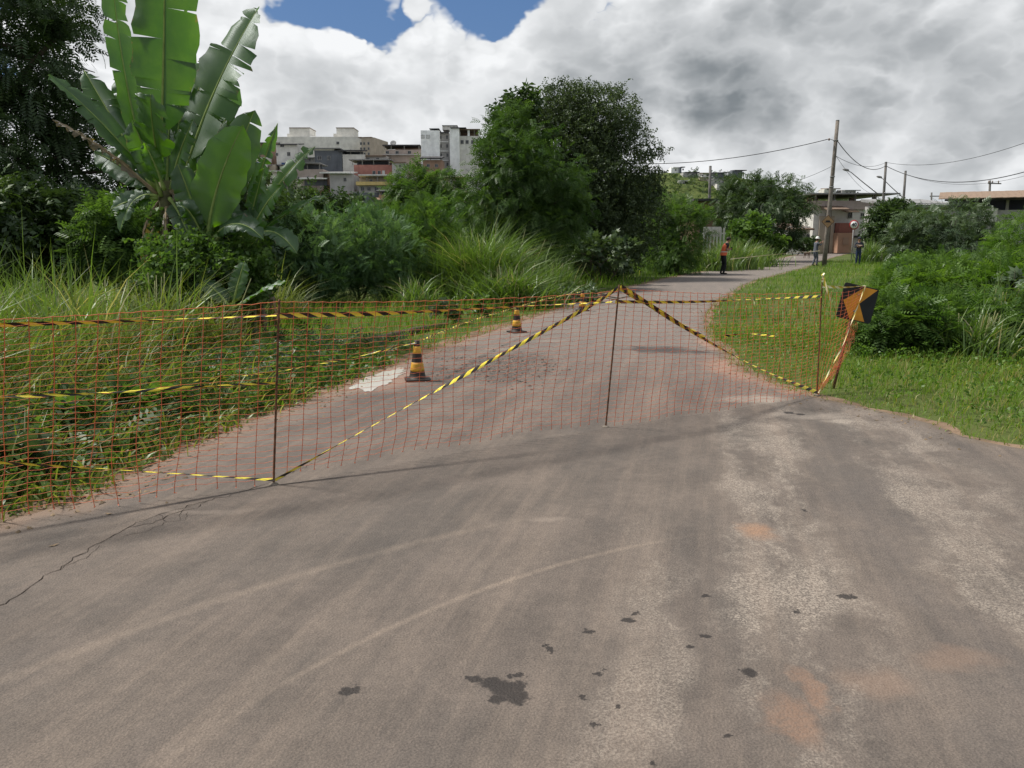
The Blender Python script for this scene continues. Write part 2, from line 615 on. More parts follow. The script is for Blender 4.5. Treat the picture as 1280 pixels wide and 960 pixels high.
# red clay stains and dust
clayn = t.m('MULTIPLY', t.rng(spk, 0.3, 0.6, 0.45, 1.0), t.rng(mottle, 0.3, 0.6, 0.5, 1.0))
clay = t.m('MULTIPLY', spots([(946, 666, 66, 28)], 0.16, 7, 0.1, 1.0), clayn)
c = t.mix(t.m('MULTIPLY', clay, 0.85), c, (0.30, 0.17, 0.10))
clay2 = t.m('MULTIPLY', spots([(1015, 868, 50, 80), (992, 905, 92, 84)], 0.22, 7, 0.35, 1.0), clayn)
c = t.mix(t.m('MULTIPLY', clay2, 0.62), c, (0.235, 0.14, 0.092))
clay3 = spots([(1090, 850, 120, 60), (1200, 830, 160, 36)], 0.3, 4, 0.2, 1.0)
c = t.mix(t.m('MULTIPLY', clay3, 0.30), c, (0.25, 0.16, 0.11))
redside = spots([(930, 462, 120, 44), (985, 480, 90, 24), (1010, 490, 90, 16), (893, 432, 50, 24)], 0.5, 2.2, 0.35, 1.0)
c = t.mix(t.m('MULTIPLY', redside, 0.75), c, (0.27, 0.165, 0.118))
chalk = spots([(940, 500, 130, 12), (1050, 528, 70, 8), (1010, 520, 120, 12)], 0.4, 4, 0.3, 1.0)
c = t.mix(t.m('MULTIPLY', t.m('MULTIPLY', chalk, clayn), 0.5), c, (0.36, 0.31, 0.26))
dust = spots([(685, 652, 80, 9), (245, 640, 180, 10), (690, 427, 60, 4), (620, 437, 60, 4)], 0.25, 3, 0.2, 1.0)
c = t.mix(t.m('MULTIPLY', dust, 0.30), c, (0.28, 0.23, 0.19))
# damp repair across the lane, broken surface beside the puddle
damp = spots([(832, 438, 104, 13), (800, 437, 44, 10), (868, 441, 50, 8)], 0.7, 3, 0.3, 1.0)
c = t.mix(t.m('MULTIPLY', damp, 0.9), c, (0.045, 0.040, 0.038))
broken = spots([(620, 462, 150, 42), (660, 450, 90, 26), (560, 470, 90, 30)], 0.5, 3, 0.45, 1.0)
bk = t.node('ShaderNodeTexVoronoi', feature='DISTANCE_TO_EDGE')
bk.inputs['Scale'].default_value = 7.5
t.put(bk.inputs['Vector'], t.vm('ADD', pos, t.vm('SCALE', WARP_MID, 0.2)))
bkf = t.m('MULTIPLY', broken, t.rng(bk.outputs['Distance'], 0.0, 0.10, 1.0, 0.25))
c = t.mix(t.m('MULTIPLY', bkf, 0.9), c, (0.045, 0.038, 0.034))
mud = spots([(475, 474, 130, 38)], 0.3, 3, 0.4, 1.0)
c = t.mix(t.m('MULTIPLY', mud, 0.7), c, (0.26, 0.17, 0.13))
# water and oil spots in the foreground
SP = [(437, 866, 34, 13), (628, 863, 40, 24), (645, 874, 40, 22), (648, 860, 26, 16), (612, 856, 30, 14), (594, 851, 22, 9), (583, 849, 12, 6), (622, 877, 24, 12), (650, 845, 18, 7), (640, 848, 10, 5), (687, 815, 15, 9), (683, 809, 8, 4), (735, 792, 15, 6),
      (785, 777, 20, 8), (793, 769, 14, 5), (748, 844, 13, 5), (755, 839, 8, 4), (728, 875, 13, 8), (743, 908, 14, 8), (773, 886, 14, 7),
      (863, 810, 12, 6), (881, 798, 15, 7), (881, 747, 13, 4), (937, 843, 20, 13), (910, 923, 14, 7), (1057, 748, 28, 6), (815, 957, 14, 7),
      (995, 767, 14, 5), (1006, 640, 10, 4), (986, 517, 16, 3), (1000, 519, 12, 3)]
oil = t.m('MULTIPLY', spots(SP, 0.085, 26, 0.66, 1.06), t.rng(grit, 0.2, 0.6, 0.75, 1.0))
c = t.mix(t.m('MULTIPLY', oil, 0.90), c, (0.016, 0.013, 0.012))
# soil creeping over the edges
el = t.node('ShaderNodeAttribute', attribute_name='edge_left').outputs['Fac']
er = t.node('ShaderNodeAttribute', attribute_name='edge_right').outputs['Fac']
wob = t.m('MULTIPLY', t.m('SUBTRACT', t.noise(pos, 2.5, 5, 0.65), 0.5), 0.55)
sl = t.rng(t.m('ADD', el, wob), 0.0, 0.32, 1, 0)
sr = t.rng(t.m('ADD', er, wob), -0.02, 0.16, 1, 0)
c = t.mix(t.m('MULTIPLY', sl, 0.7), c, (0.21, 0.145, 0.105))
c = t.mix(t.m('MULTIPLY', sr, 0.6), c, (0.115, 0.085, 0.055))
t.put(b.inputs['Base Color'], c)
rough = t.m('SUBTRACT', 0.88, t.m('MULTIPLY', oil, 0.25))
t.put(b.inputs['Roughness'], rough)
b.inputs['Specular IOR Level'].default_value = 0.28
hgt = t.m('ADD', t.m('MULTIPLY', grit, 0.35), t.m('MULTIPLY', t.m('SUBTRACT', 1.0, sp), 0.35))
hgt = t.m('ADD', hgt, t.m('MULTIPLY', spk, 0.5))
bn = t.node('ShaderNodeBump')
bn.inputs['Strength'].default_value = 0.8
bn.inputs['Distance'].default_value = 0.008
t.put(bn.inputs['Height'], hgt)
t.l.new(bn.outputs[0], b.inputs['Normal'])
MATS['road'] = m
road = tag(link('road', road_me, m), 'worn brownish grey asphalt road curving away to the right', 'road', kind='structure')

# dirt shoulders under the road's edges
soil = mat('shoulder_soil', (0.165, 0.115, 0.078), 0.95, 0.35, 2.5, 0.6, 30, coords='Object', spec=0.1)


def shoulder(name, A, side, wmin, wmax, label):
    T = np.gradient(A, axis=0)
    T /= np.linalg.norm(T, axis=1)[:, None] + 1e-9
    Nn = np.stack([-T[:, 1], T[:, 0]], 1) * side
    wv = np.array([wmin + (wmax - wmin) * (0.5 + 0.5 * mnoise.noise(Vector((q[0] * 0.9, q[1] * 0.9, 5.5)))) + 0.12 * mnoise.noise(Vector((q[0] * 5, q[1] * 5, 1.5))) for q in A])
    inn, out = A - Nn * 0.25, A + Nn * wv[:, None]
    n = len(A)
    VV = np.concatenate([np.c_[inn, np.full(n, 0.004)], np.c_[out, np.full(n, 0.004)]])
    i = np.arange(n - 1)
    FF = np.stack([i, i + 1, i + n + 1, i + n], 1)
    if side > 0: FF = FF[:, ::1]
    return tag(link(name, np_mesh(name, VV, FF), soil), label, 'shoulder', kind='structure')


shoulder('shoulder', LA[20:], 1, 0.08, 0.45, 'bare dirt strip along the tall grass side of the road')
shoulder('shoulder', RA[20:], -1, 0.04, 0.25, 'bare dirt strip along the mown grass side of the road')

# cracks: thin dark ribbons lying in the surface
crackm = mat('crack_dark', (0.030, 0.025, 0.022), 1.0, 0.3, 20, spec=0.0)
rnd = random.Random(4)


def crack(pts, wd):
    pts = [gp(*q) for q in pts]
    P = []
    for a, b_ in zip(pts[:-1], pts[1:]):
        n = max(2, int((b_ - a).length / 0.035))
        nrm = Vector((-(b_ - a).y, (b_ - a).x, 0)).normalized()
        for k in range(n):
            P.append(a.lerp(b_, k / n) + nrm * rnd.gauss(0, 0.010))
    P.append(pts[-1])
    VV, FF = [], []
    for i, q in enumerate(P):
        d = (P[min(i + 1, len(P) - 1)] - P[max(i - 1, 0)]).normalized()
        nrm = Vector((-d.y, d.x, 0))
        ww = 0.42 * wd * (0.35 + 0.9 * rnd.random()) * (0.25 if i in (0, len(P) - 1) else 1)
        VV += [q + nrm * ww, q - nrm * ww]
    for i in range(len(P) - 1):
        FF.append((2 * i, 2 * i + 1, 2 * i + 3, 2 * i + 2))
    VV = [(q.x, q.y, ZR + 0.0025) for q in VV]
    link('crack', np_mesh('crack', VV, FF), crackm, road)


crack([(-60, 790), (5, 757), (60, 722), (105, 692), (118, 683), (160, 662)], 0.0065)
crack([(155, 664), (185, 650), (215, 640), (250, 630), (285, 622), (320, 611), (345, 603), (372, 589)], 0.0055)
crack([(160, 662), (190, 656), (212, 645), (240, 639), (262, 627)], 0.005)
crack([(150, 673), (180, 667), (205, 655), (232, 652), (235, 642)], 0.0035)
crack([(205, 655), (200, 645), (215, 640)], 0.003)
crack([(225, 652), (228, 640), (245, 632)], 0.003)
crack([(372, 589), (400, 578), (425, 568), (442, 555)], 0.0032)
crack([(60, 722), (90, 706), (110, 700), (125, 683)], 0.003)

# puddle: muddy water, bright sky reflection painted into its pale base colour
mw = bpy.data.materials.new('muddy_water_painted_sky')
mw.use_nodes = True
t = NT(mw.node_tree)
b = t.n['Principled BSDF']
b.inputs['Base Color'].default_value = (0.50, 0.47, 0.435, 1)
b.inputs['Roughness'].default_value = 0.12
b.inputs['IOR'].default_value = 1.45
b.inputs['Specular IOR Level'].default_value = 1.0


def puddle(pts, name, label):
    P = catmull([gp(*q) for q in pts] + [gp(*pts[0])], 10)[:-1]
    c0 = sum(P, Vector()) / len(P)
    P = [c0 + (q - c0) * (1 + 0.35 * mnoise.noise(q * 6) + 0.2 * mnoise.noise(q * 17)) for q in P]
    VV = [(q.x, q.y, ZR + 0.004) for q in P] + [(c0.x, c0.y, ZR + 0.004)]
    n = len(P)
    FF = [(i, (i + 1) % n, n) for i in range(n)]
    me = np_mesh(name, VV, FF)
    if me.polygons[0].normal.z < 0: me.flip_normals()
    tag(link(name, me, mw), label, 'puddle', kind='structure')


puddle([(440, 487), (462, 488), (484, 480), (500, 470), (506, 463), (488, 464), (466, 470), (448, 478)], 'puddle', 'muddy puddle with painted pale sky reflection beside the first striped cone')

# broken asphalt crumbs
rub = mat('asphalt_crumbs', (0.115, 0.097, 0.083), 0.95, 0.4, 6, 0.3, 40)
rs = np.random.RandomState(7)
VV, FF = [], []
for k in range(1100):
    px = rs.normal(622, 42); py = rs.normal(461, 9)
    g = gp(px, py)
    s = 0.006 + 0.016 * rs.rand() ** 3
    ang = rs.rand() * 6.28
    base = len(VV)
    hgt_ = s * (0.5 + 0.5 * rs.rand())
    for (x, y, z) in ((-1, -.8, 0), (1, -.9, 0), (.9, 1, 0), (-.8, .9, 0), (-.6, -.5, 1), (.5, -.6, .9), (.6, .5, 1), (-.5, .6, .8)):
        x *= s * (0.7 + .5 * rs.rand()); y *= s * (0.7 + .5 * rs.rand())
        VV.append((g.x + x * math.cos(ang) - y * math.sin(ang), g.y + x * math.sin(ang) + y * math.cos(ang), ZR - 0.001 + z * hgt_))
    FF += [tuple(base + i for i in q) for q in ((0, 1, 5, 4), (1, 2, 6, 5), (2, 3, 7, 6), (3, 0, 4, 7), (4, 5, 6, 7))]
tag(link('asphalt_rubble', np_mesh('asphalt_rubble', VV, FF), rub), 'loose asphalt crumbs scattered over the broken patch of road', 'rubble', kind='stuff')

# dry leaves, grit and small stones along the edges of the road
VV, FF = [], []
rs = np.random.RandomState(23)
n_ = 0
while n_ < 1500:
    side = rs.rand() < .72
    A = LA if side else RA
    i = rs.randint(26, 120)
    q = A[i] + (A[min(i + 1, len(A) - 1)] - A[i]) * rs.rand()
    tn = A[min(i + 1, len(A) - 1)] - A[i - 1]
    nr2 = np.array([tn[1], -tn[0]]) / (np.linalg.norm(tn) + 1e-9) * (1 if side else -1)
    q = q + nr2 * (abs(rs.normal(0, .22)) - .05)
    s_ = .006 + .016 * rs.rand() ** 2
    a_ = rs.rand() * 6.28
    base = len(VV)
    flat = rs.rand() < .5
    for (x, y, z) in ((-1.4, 0, .25), (0, -.6, .1), (1.4, 0, .4), (0, .6, .1)) if flat else ((-.8, -.5, 0), (.8, -.6, 0), (.5, .8, 0), (0, 0, .8)):
        x *= s_; y *= s_
        VV.append((q[0] + x * math.cos(a_) - y * math.sin(a_), q[1] + x * math.sin(a_) + y * math.cos(a_), ZR + .001 + z * s_))
    FF += [(base, base + 1, base + 3), (base + 1, base + 2, base + 3)] if flat else [(base, base + 1, base + 3), (base + 1, base + 2, base + 3), (base + 2, base, base + 3)]
    n_ += 1
tag(link('road_litter', np_mesh('road_litter', VV, FF), mat('litter', (0.15, 0.11, 0.07), 0.95, 0.5, 9)), 'dry leaves and grit scattered along the road edges', 'litter', kind='stuff')


# ------------------------------------------------------------------ foliage
def quad_leaf(o, d, n, L, W, fold=0.25):
    """one leaf as a folded diamond: origin, direction, normal"""
    o, d, n = np.array(o, float), np.array(d, float), np.array(n, float)
    d /= np.linalg.norm(d); n = n - d * (n @ d); n /= np.linalg.norm(n)
    s = np.cross(n, d)
    return [o, o + d * L * 0.45 + s * W / 2 + n * W * fold, o + d * L, o + d * L * 0.45 - s * W / 2 + n * W * fold]


def template(kind, seed=0):
    r = np.random.RandomState(seed)
    q = []
    if kind == 'broad':            # leafy twig
        for k in range(6):
            x = k / 6.0
            a = (1 if k % 2 else -1) * (0.7 + 0.5 * r.rand())
            q += quad_leaf((x, 0, -0.08 * x), (math.cos(a) * 0.7, math.sin(a), r.uniform(-.5, .2)), (r.uniform(-.5, .5), r.uniform(-.5, .5), 1), 0.55 + 0.15 * r.rand(), 0.30)
    elif kind == 'pinnate':        # feather leaf, leaflets in pairs
        for k in range(5):
            x = 0.1 + 0.18 * k
            for sg in (-1, 1):
                q += quad_leaf((x, 0, -0.25 * x * x), (0.45, sg, -0.25), (0.1, 0, 1), 0.38 * (1 - 0.4 * abs(x - .5)), 0.115, 0.1)
    elif kind == 'feather':        # long soft fronds, many narrow pinnae
        for k in range(6):
            x = 0.08 + 0.15 * k
            for sg in (-1, 1):
                q += quad_leaf((x, 0, -0.35 * x * x), (0.55, sg, -0.2), (0.1, 0, 1), 0.36 * (1.1 - 0.7 * abs(x - .4)), 0.105, 0.05)
    elif kind == 'small':          # vine curtain, small hanging leaves
        for k in range(6):
            x = k / 6.0
            q += quad_leaf((x, r.uniform(-.25, .25), r.uniform(-.1, .1)), r.normal(size=3) * (1, 1, .6) + (0.4, 0, -0.5), r.normal(size=3) + (0, 0, .8), 0.36, 0.26)
    elif kind == 'palm':           # big hand-shaped leaf
        for k in range(7):
            a = -2.1 + 0.7 * k
            q += quad_leaf((0.35, 0, 0), (math.cos(a), math.sin(a), -0.25), (0, 0, 1), 0.6 - 0.09 * abs(k - 3), 0.22, 0.15)
    return np.array(q, np.float32)


TPL = {k: [template(k, s) for s in range(3)] for k in ('broad', 'pinnate', 'feather', 'small', 'palm')}


def norm_rows(a):
    return a / (np.linalg.norm(a, axis=1, keepdims=True) + 1e-9)


def scatter(P, D, S, kind, rs, tone):
    """copies of a twig at points P along directions D, sizes S -> vertices, quads, tone"""
    Vs, Ts = [], []
    pick = rs.randint(0, 3, len(P))
    for k in range(3):
        sel = pick == k
        if not sel.any(): continue
        T = TPL[kind][k]
        d = norm_rows(D[sel])
        up = norm_rows(np.array([[0, 0, 1.0]]) + rs.normal(0, 0.45, (sel.sum(), 3)))
        s = norm_rows(np.cross(up, d))
        n = np.cross(d, s)
        v = (T[None, :, 0:1] * d[:, None, :] + T[None, :, 1:2] * s[:, None, :] + T[None, :, 2:3] * n[:, None, :]) * S[sel][:, None, None] + P[sel][:, None, :]
        Vs.append(v.reshape(-1, 3))
        nl = len(T) // 4
        tn = np.clip(tone[sel][:, None] + rs.normal(0, 0.13, (sel.sum(), nl)), 0, 1)
        Ts.append(np.repeat(tn, 4, axis=1).ravel())
    V = np.concatenate(Vs)
    Fq = np.arange(len(V), dtype=np.int32).reshape(-1, 4)
    return V, Fq, np.concatenate(Ts)


def crown_mesh(name, blobs, n, kind, size, seed, droop=0.3, inner=0.3, per=14, spread=0.20, out=0.7, lump=0.28, zmin=0.05):
    rs = np.random.RandomState(seed)
    B = np.array(blobs, float)
    wts = (B[:, 3] * B[:, 4] + B[:, 4] * B[:, 5] + B[:, 3] * B[:, 5]) ** 1.0
    wts /= wts.sum()
    nc = max(6, n // per)
    bi = rs.choice(len(B), nc, p=wts)
    u = norm_rows(rs.normal(size=(nc, 3)))
    lumps = np.array([mnoise.noise(Vector((q[0] * 2.2 + seed * 3.1 + i_, q[1] * 2.2, q[2] * 2.2))) for q, i_ in zip(u, bi)])
    rad = (1 + lump * lumps) * np.where(rs.rand(nc) < inner, rs.uniform(0.35, 0.85, nc), rs.uniform(0.86, 1.04, nc))
    C = B[bi, :3] + u * B[bi, 3:] * rad[:, None]
    k = rs.randint(0, nc, n)
    sc = B[bi[k], 3:].mean(axis=1) * spread
    P = C[k] + np.clip(rs.normal(size=(n, 3)), -1.6, 1.6) * sc[:, None] * np.array([1, 1, 0.7])
    D = u[k] * out + rs.normal(0, 0.55, (n, 3)) + np.array([0, 0, -droop])
    ctone = np.clip(rs.normal(0.5, 0.22, nc), 0, 1)
    S = size * rs.uniform(0.7, 1.3, n)
    keep = P[:, 2] > zmin
    V, Fq, tn = scatter(P[keep], D[keep], S[keep], kind, rs, ctone[k][keep])
    return np_mesh(name, V, Fq, {'tone': tn}), C


bark = mat('bark', (0.085, 0.068, 0.052), 0.95, 0.35, 8, 0.8, 30, spec=0.1)
bark_pale = mat('bark_pale', (0.16, 0.14, 0.11), 0.95, 0.3, 8, 0.8, 30, spec=0.1)


def trunk_mesh(blobs, r0, seed, C=None, nlimb=8, lean=(0, 0), stems=1):
    rd = random.Random(seed)
    mb = MB()
    top = max(blobs, key=lambda q: q[2])
    for s in range(stems):
        a = rd.random() * 6.28
        off = Vector((math.cos(a), math.sin(a), 0)) * (r0 * 2.2 if stems > 1 else 0)
        tgt = Vector(blobs[s % len(blobs)][:3]) if stems > 1 else Vector(top[:3])
        pts, n = [], 7
        for i in range(n + 1):
            f = i / n
            q = off.lerp(tgt, f)
            q.z = -0.12 + (tgt.z + 0.12) * f
            if 0 < i: q += Vector((rd.uniform(-1, 1), rd.uniform(-1, 1), 0)) * tgt.z * 0.025
            pts.append(q)
        mb.tube(pts, [r0 * (1.25 if i == 0 else 1 - 0.72 * i / n) for i in range(n + 1)], 7)
        for bl in blobs:
            st = pts[rd.randint(2, 5)]
            e = Vector(bl[:3])
            md = st.lerp(e, 0.5) + Vector((rd.uniform(-.1, .1), rd.uniform(-.1, .1), 0.12)) * (e - st).length
            mb.tube([st, md, e], [r0 * 0.5, r0 * 0.34, r0 * 0.16], 5)
            for j in range(max(1, nlimb // len(blobs))):
                v = Vector((rd.gauss(0, 1), rd.gauss(0, 1), rd.gauss(0.3, .8))).normalized()
                e2 = e + Vector((v.x * bl[3], v.y * bl[4], v.z * bl[5])) * 0.85
                mb.tube([md, md.lerp(e2, .55) + Vector((0, 0, .06)), e2], [r0 * 0.3, r0 * 0.2, r0 * 0.06], 4)
    return mb


G = {
    'dark':   leafmat('leaf_dark', (0.026, 0.050, 0.020), (0.066, 0.106, 0.036), 0.30, 0.03),
    'vine':   leafmat('leaf_vine', (0.033, 0.052, 0.025), (0.082, 0.114, 0.050), 0.28, 0.02),
    'tree':   leafmat('leaf_tree', (0.030, 0.066, 0.019), (0.080, 0.138, 0.034), 0.38, 0.02),
    'mid':    leafmat('leaf_mid', (0.040, 0.088, 0.022), (0.108, 0.182, 0.042), 0.42, 0.02),
    'fresh':  leafmat('leaf_fresh', (0.056, 0.120, 0.020), (0.135, 0.220, 0.040), 0.44, 0.02),
    'grey':   leafmat('leaf_greyish', (0.042, 0.074, 0.034), (0.095, 0.138, 0.062), 0.30, 0.04),
    'blue':   leafmat('leaf_bluish', (0.062, 0.126, 0.058), (0.138, 0.220, 0.100), 0.36, 0.02),
    'grass':  leafmat('grass_blade', (0.075, 0.105, 0.018), (0.205, 0.240, 0.055), 0.45, 0.04, dry=(0.36, 0.31, 0.16)),
    'verge':  leafmat('verge_blade', (0.065, 0.130, 0.014), (0.165, 0.265, 0.036), 0.45, 0.02, dry=(0.30, 0.27, 0.11)),
    'reed':   leafmat('reed_blade', (0.062, 0.118, 0.020), (0.150, 0.225, 0.048), 0.42, 0.05, dry=(0.34, 0.30, 0.18)),
}


def plant(name, label, cat, base, blobs, n, kind, size, matk, seed, r0=0.08, stems=1, group=None, bk=None, rz=0.0, **kw):
    root = empty(name, base, rz)
    tag(root, label, cat, group)
    me, C = crown_mesh('crown', blobs, n, kind, size, seed, **kw)
    link('crown', me, G[matk], root)
    trunk_mesh(blobs, r0, seed, C, stems=stems).build('trunk', bk or bark, root)
    return root


def px_blob(base, px, py, Y, rpx, rpy, ry=None):
    """crown lobe whose outline is round (px,py), standing Y metres ahead, in the plant's own metres"""
    c = at(px, py, Y)
    s = Y / F_PX / math.cos(PITCH)
    return (c.x - base[0], c.y - base[1], c.z - base[2], rpx * s, (ry if ry else rpx * s), rpy * s)


def ground_at(px, Y):
    x = at(px, 300, Y).x
    return Vector((x, Y, 0.0))


def veg(name, label, cat, px, Y, lobes, n, kind, size, matk, seed, **kw):
    """lobes: (px, py, rpx, rpy[, dY])"""
    base = ground_at(px, Y)
    bl = []
    for l in lobes:
        q = px_blob(base, l[0], l[1], Y + (l[4] if len(l) > 4 else 0), l[2], l[3])
        bl.append(q[:3] + tuple(max(0.35 * r_, r_ - 0.42 * size) for r_ in q[3:]))
    return plant(name, label, cat, base, bl, n, kind, size, matk, seed, **kw)


def blades(P, L, W, rs, lean=0.5, segs=3, wind=(0.35, -0.15)):
    n = len(P)
    a = rs.rand(n) * 2 * np.pi
    ld = np.stack([np.cos(a), np.sin(a)], 1) + np.array(wind)
    ld = norm_rows(ld)
    la = np.clip(rs.normal(lean, 0.25, n), 0.05, 1.15)
    face = rs.rand(n) * np.pi
    sv = np.stack([np.cos(face), np.sin(face), np.zeros(n)], 1)
    rows = []
    for k in range(segs + 1):
        f = k / segs
        h = L * f * (1 - 0.45 * la * f)
        hor = L * la * 0.8 * f * f
        c = P + np.c_[ld * hor[:, None], h]
        wv = W * (0.75 + 0.5 * f if f < 0.4 else 1.25 * (1 - f) ** 0.8) + 0.0006
        rows.append(np.stack([c - sv * wv[:, None] / 2, c + sv * wv[:, None] / 2], 1))
    V = np.stack(rows, 1).reshape(-1, 3)        # n, segs+1, 2
    st = (segs + 1) * 2
    b0 = np.arange(n)[:, None] * st
    q = np.array([[2 * k, 2 * k + 1, 2 * k + 3, 2 * k + 2] for k in range(segs)])
    Fq = (b0[:, :, None] + q[None]).reshape(-1, 4)
    return V, Fq, st


def patch_noise(P, s, z):
    return np.array([mnoise.noise(Vector((p[0] * s, p[1] * s, z))) for p in P])


def grass(name, label, x0, x1, y0, y1, n, lmin, lmax, wmin, wmax, matk, seed, lean=0.5, segs=3, near_pow=1.0, mask=None, hfun=None, margin=0.0, tone0=0.5):
    rs = np.random.RandomState(seed)
    f = rs.rand(n) ** near_pow
    P = np.c_[rs.uniform(x0, x1, n), y0 + (y1 - y0) * f, np.zeros(n) - 0.01]
    keep = ~in_poly(P - np.c_[rs.normal(0, 0.06, n), rs.normal(0, 0.05, n), np.zeros(n)], ROAD_POLY)
    if mask is not None: keep &= mask(P)
    P = P[keep]
    pn = patch_noise(P, 0.9, seed)
    n = len(P)
    L = (lmin + (lmax - lmin) * rs.rand(n)) * (1 + 0.45 * pn)
    if hfun is not None: L = L * hfun(P)
    W = rs.uniform(wmin, wmax, n)
    V, Fq, st = blades(P, L, W, rs, lean, segs)
    tone = np.clip(tone0 + 0.35 * patch_noise(P, 0.55, seed + 9.5) + rs.normal(0, 0.2, n), 0, 1)
    o = link(name, np_mesh(name, V, Fq, {'tone': np.repeat(tone, st)}), G[matk])
    return tag(o, label, 'grass', kind='stuff')


def edge_dist(P, A):
    return dist_poly(P[:, :2], A[::2])


# ---- grass on the verges
def left_side(P): return P[:, 0] < np.interp(P[:, 1], LA[22:, 1], LA[22:, 0]) + 0.12
def right_side(P): return P[:, 0] > np.interp(P[:, 1], RA[22:, 1], RA[22:, 0]) - 0.12


grass('tall_grass', 'tall arching grass filling the verge behind the orange net', -13, -1.5, 3.0, 12.5, 36000, 0.45, 1.55, 0.008, 0.030, 'grass', 11,
      lean=0.85, segs=3, mask=lambda P: left_side(P) & (P[:, 1] < 8.6 - 0.5 * (P[:, 0] + 3.0)), hfun=lambda P: 0.20 + 0.85 * np.clip(edge_dist(P, LA) / 3.0, 0, 1), tone0=0.58)
grass('tall_grass', 'tallest upright grass at the back of the verge, under the feathery tree', -14, -2.5, 4.2, 13.5, 13000, 0.95, 1.75, 0.010, 0.034, 'reed', 16,
      lean=0.50, segs=4, mask=lambda P: left_side(P) & (edge_dist(P, LA) > 2.3) & (P[:, 1] < 9.4 - 0.55 * (P[:, 0] + 3.0)), tone0=0.55)
grass('verge_grass', 'short bright grass along the road beyond the banana plants', -6, 6, 7.5, 30, 26000, 0.14, 0.42, 0.008, 0.016, 'verge', 12,
      lean=0.6, segs=3, near_pow=1.25, mask=lambda P: left_side(P) & (edge_dist(P, LA) < 5.5), hfun=lambda P: 0.55 + 0.5 * np.clip(edge_dist(P, LA) / 1.5, 0, 1), tone0=0.62)
grass('verge_grass', 'grass strip beside the road as it passes the man in the orange vest', 2, 24, 28, 66, 16000, 0.3, 0.9, 0.02, 0.04, 'verge', 13,
      lean=0.5, segs=3, mask=lambda P: left_side(P) & (edge_dist(P, LA) < 6), hfun=lambda P: 0.3 + 0.9 * np.clip(edge_dist(P, LA) / 2.5, 0, 1), tone0=0.5)
grass('lawn_grass', 'bright mown grass on the bank by the chevron sign', 2.6, 13, 3.0, 15, 58000, 0.06, 0.17, 0.006, 0.013, 'verge', 14,
      lean=0.6, segs=2, mask=right_side, hfun=lambda P: 0.55 + 0.8 * np.clip(edge_dist(P, RA) / 1.6, 0, 1.6), tone0=0.66)
grass('lawn_grass', 'grass bank running from the chevron sign to the leaning power pole', 3, 34, 13, 62, 48000, 0.12, 0.34, 0.014, 0.03, 'verge', 15,
      lean=0.55, segs=2, near_pow=1.3, mask=lambda P: right_side(P) & (edge_dist(P, RA) < 9), hfun=lambda P: 0.6 + 0.5 * np.clip(edge_dist(P, RA) / 2, 0, 1), tone0=0.62)


def weed_cover(name, label, n, kind, size, matk, seed, dmin, dmax, y0, y1, side):
    """low weeds creeping over the verge, dmin to dmax metres from the road edge"""
    rs = np.random.RandomState(seed)
    P = np.c_[rs.uniform(-9, 9, n * 6), rs.uniform(y0, y1, n * 6), np.zeros(n * 6)]
    A = LA if side < 0 else RA
    keep = (left_side(P) if side < 0 else right_side(P)) & ~in_poly(P, ROAD_POLY)
    d = edge_dist(P, A)
    keep &= (d > dmin) & (d < dmax)
    P = P[keep]; d = d[keep]
    pn = patch_noise(P, 0.8, seed)
    sel = np.argsort(-(pn + rs.normal(0, .35, len(P))))[:n]
    P, d = P[sel], d[sel]
    P[:, 2] = rs.uniform(0.02, 0.30, len(P)) * np.clip(d / 0.8, 0.2, 1)
    D = rs.normal(0, 1, (len(P), 3)) * (1, 1, .4) + (0, 0, .5)
    V, Fq, tn = scatter(P, D, size * rs.uniform(.6, 1.4, len(P)), kind, rs, np.clip(rs.normal(.5, .25, len(P)), 0, 1))
    tag(link(name, np_mesh(name, V, Fq, {'tone': tn}), G[matk]), label, 'weeds', kind='stuff')


weed_cover('ground_weeds', 'creeping leafy weeds tangled in the tall grass by the net', 3800, 'small', 0.14, 'mid', 41, 0.1, 3.0, 3.2, 10.5, -1)
weed_cover('ground_weeds', 'darker feathered weeds low in the tall grass by the net', 2600, 'pinnate', 0.20, 'dark', 42, 0.3, 3.5, 3.2, 12, -1)
weed_cover('ground_weeds', 'clover like weeds dotted through the mown grass bank', 1400, 'small', 0.09, 'fresh', 43, 0.4, 4.0, 4.5, 13, 1)


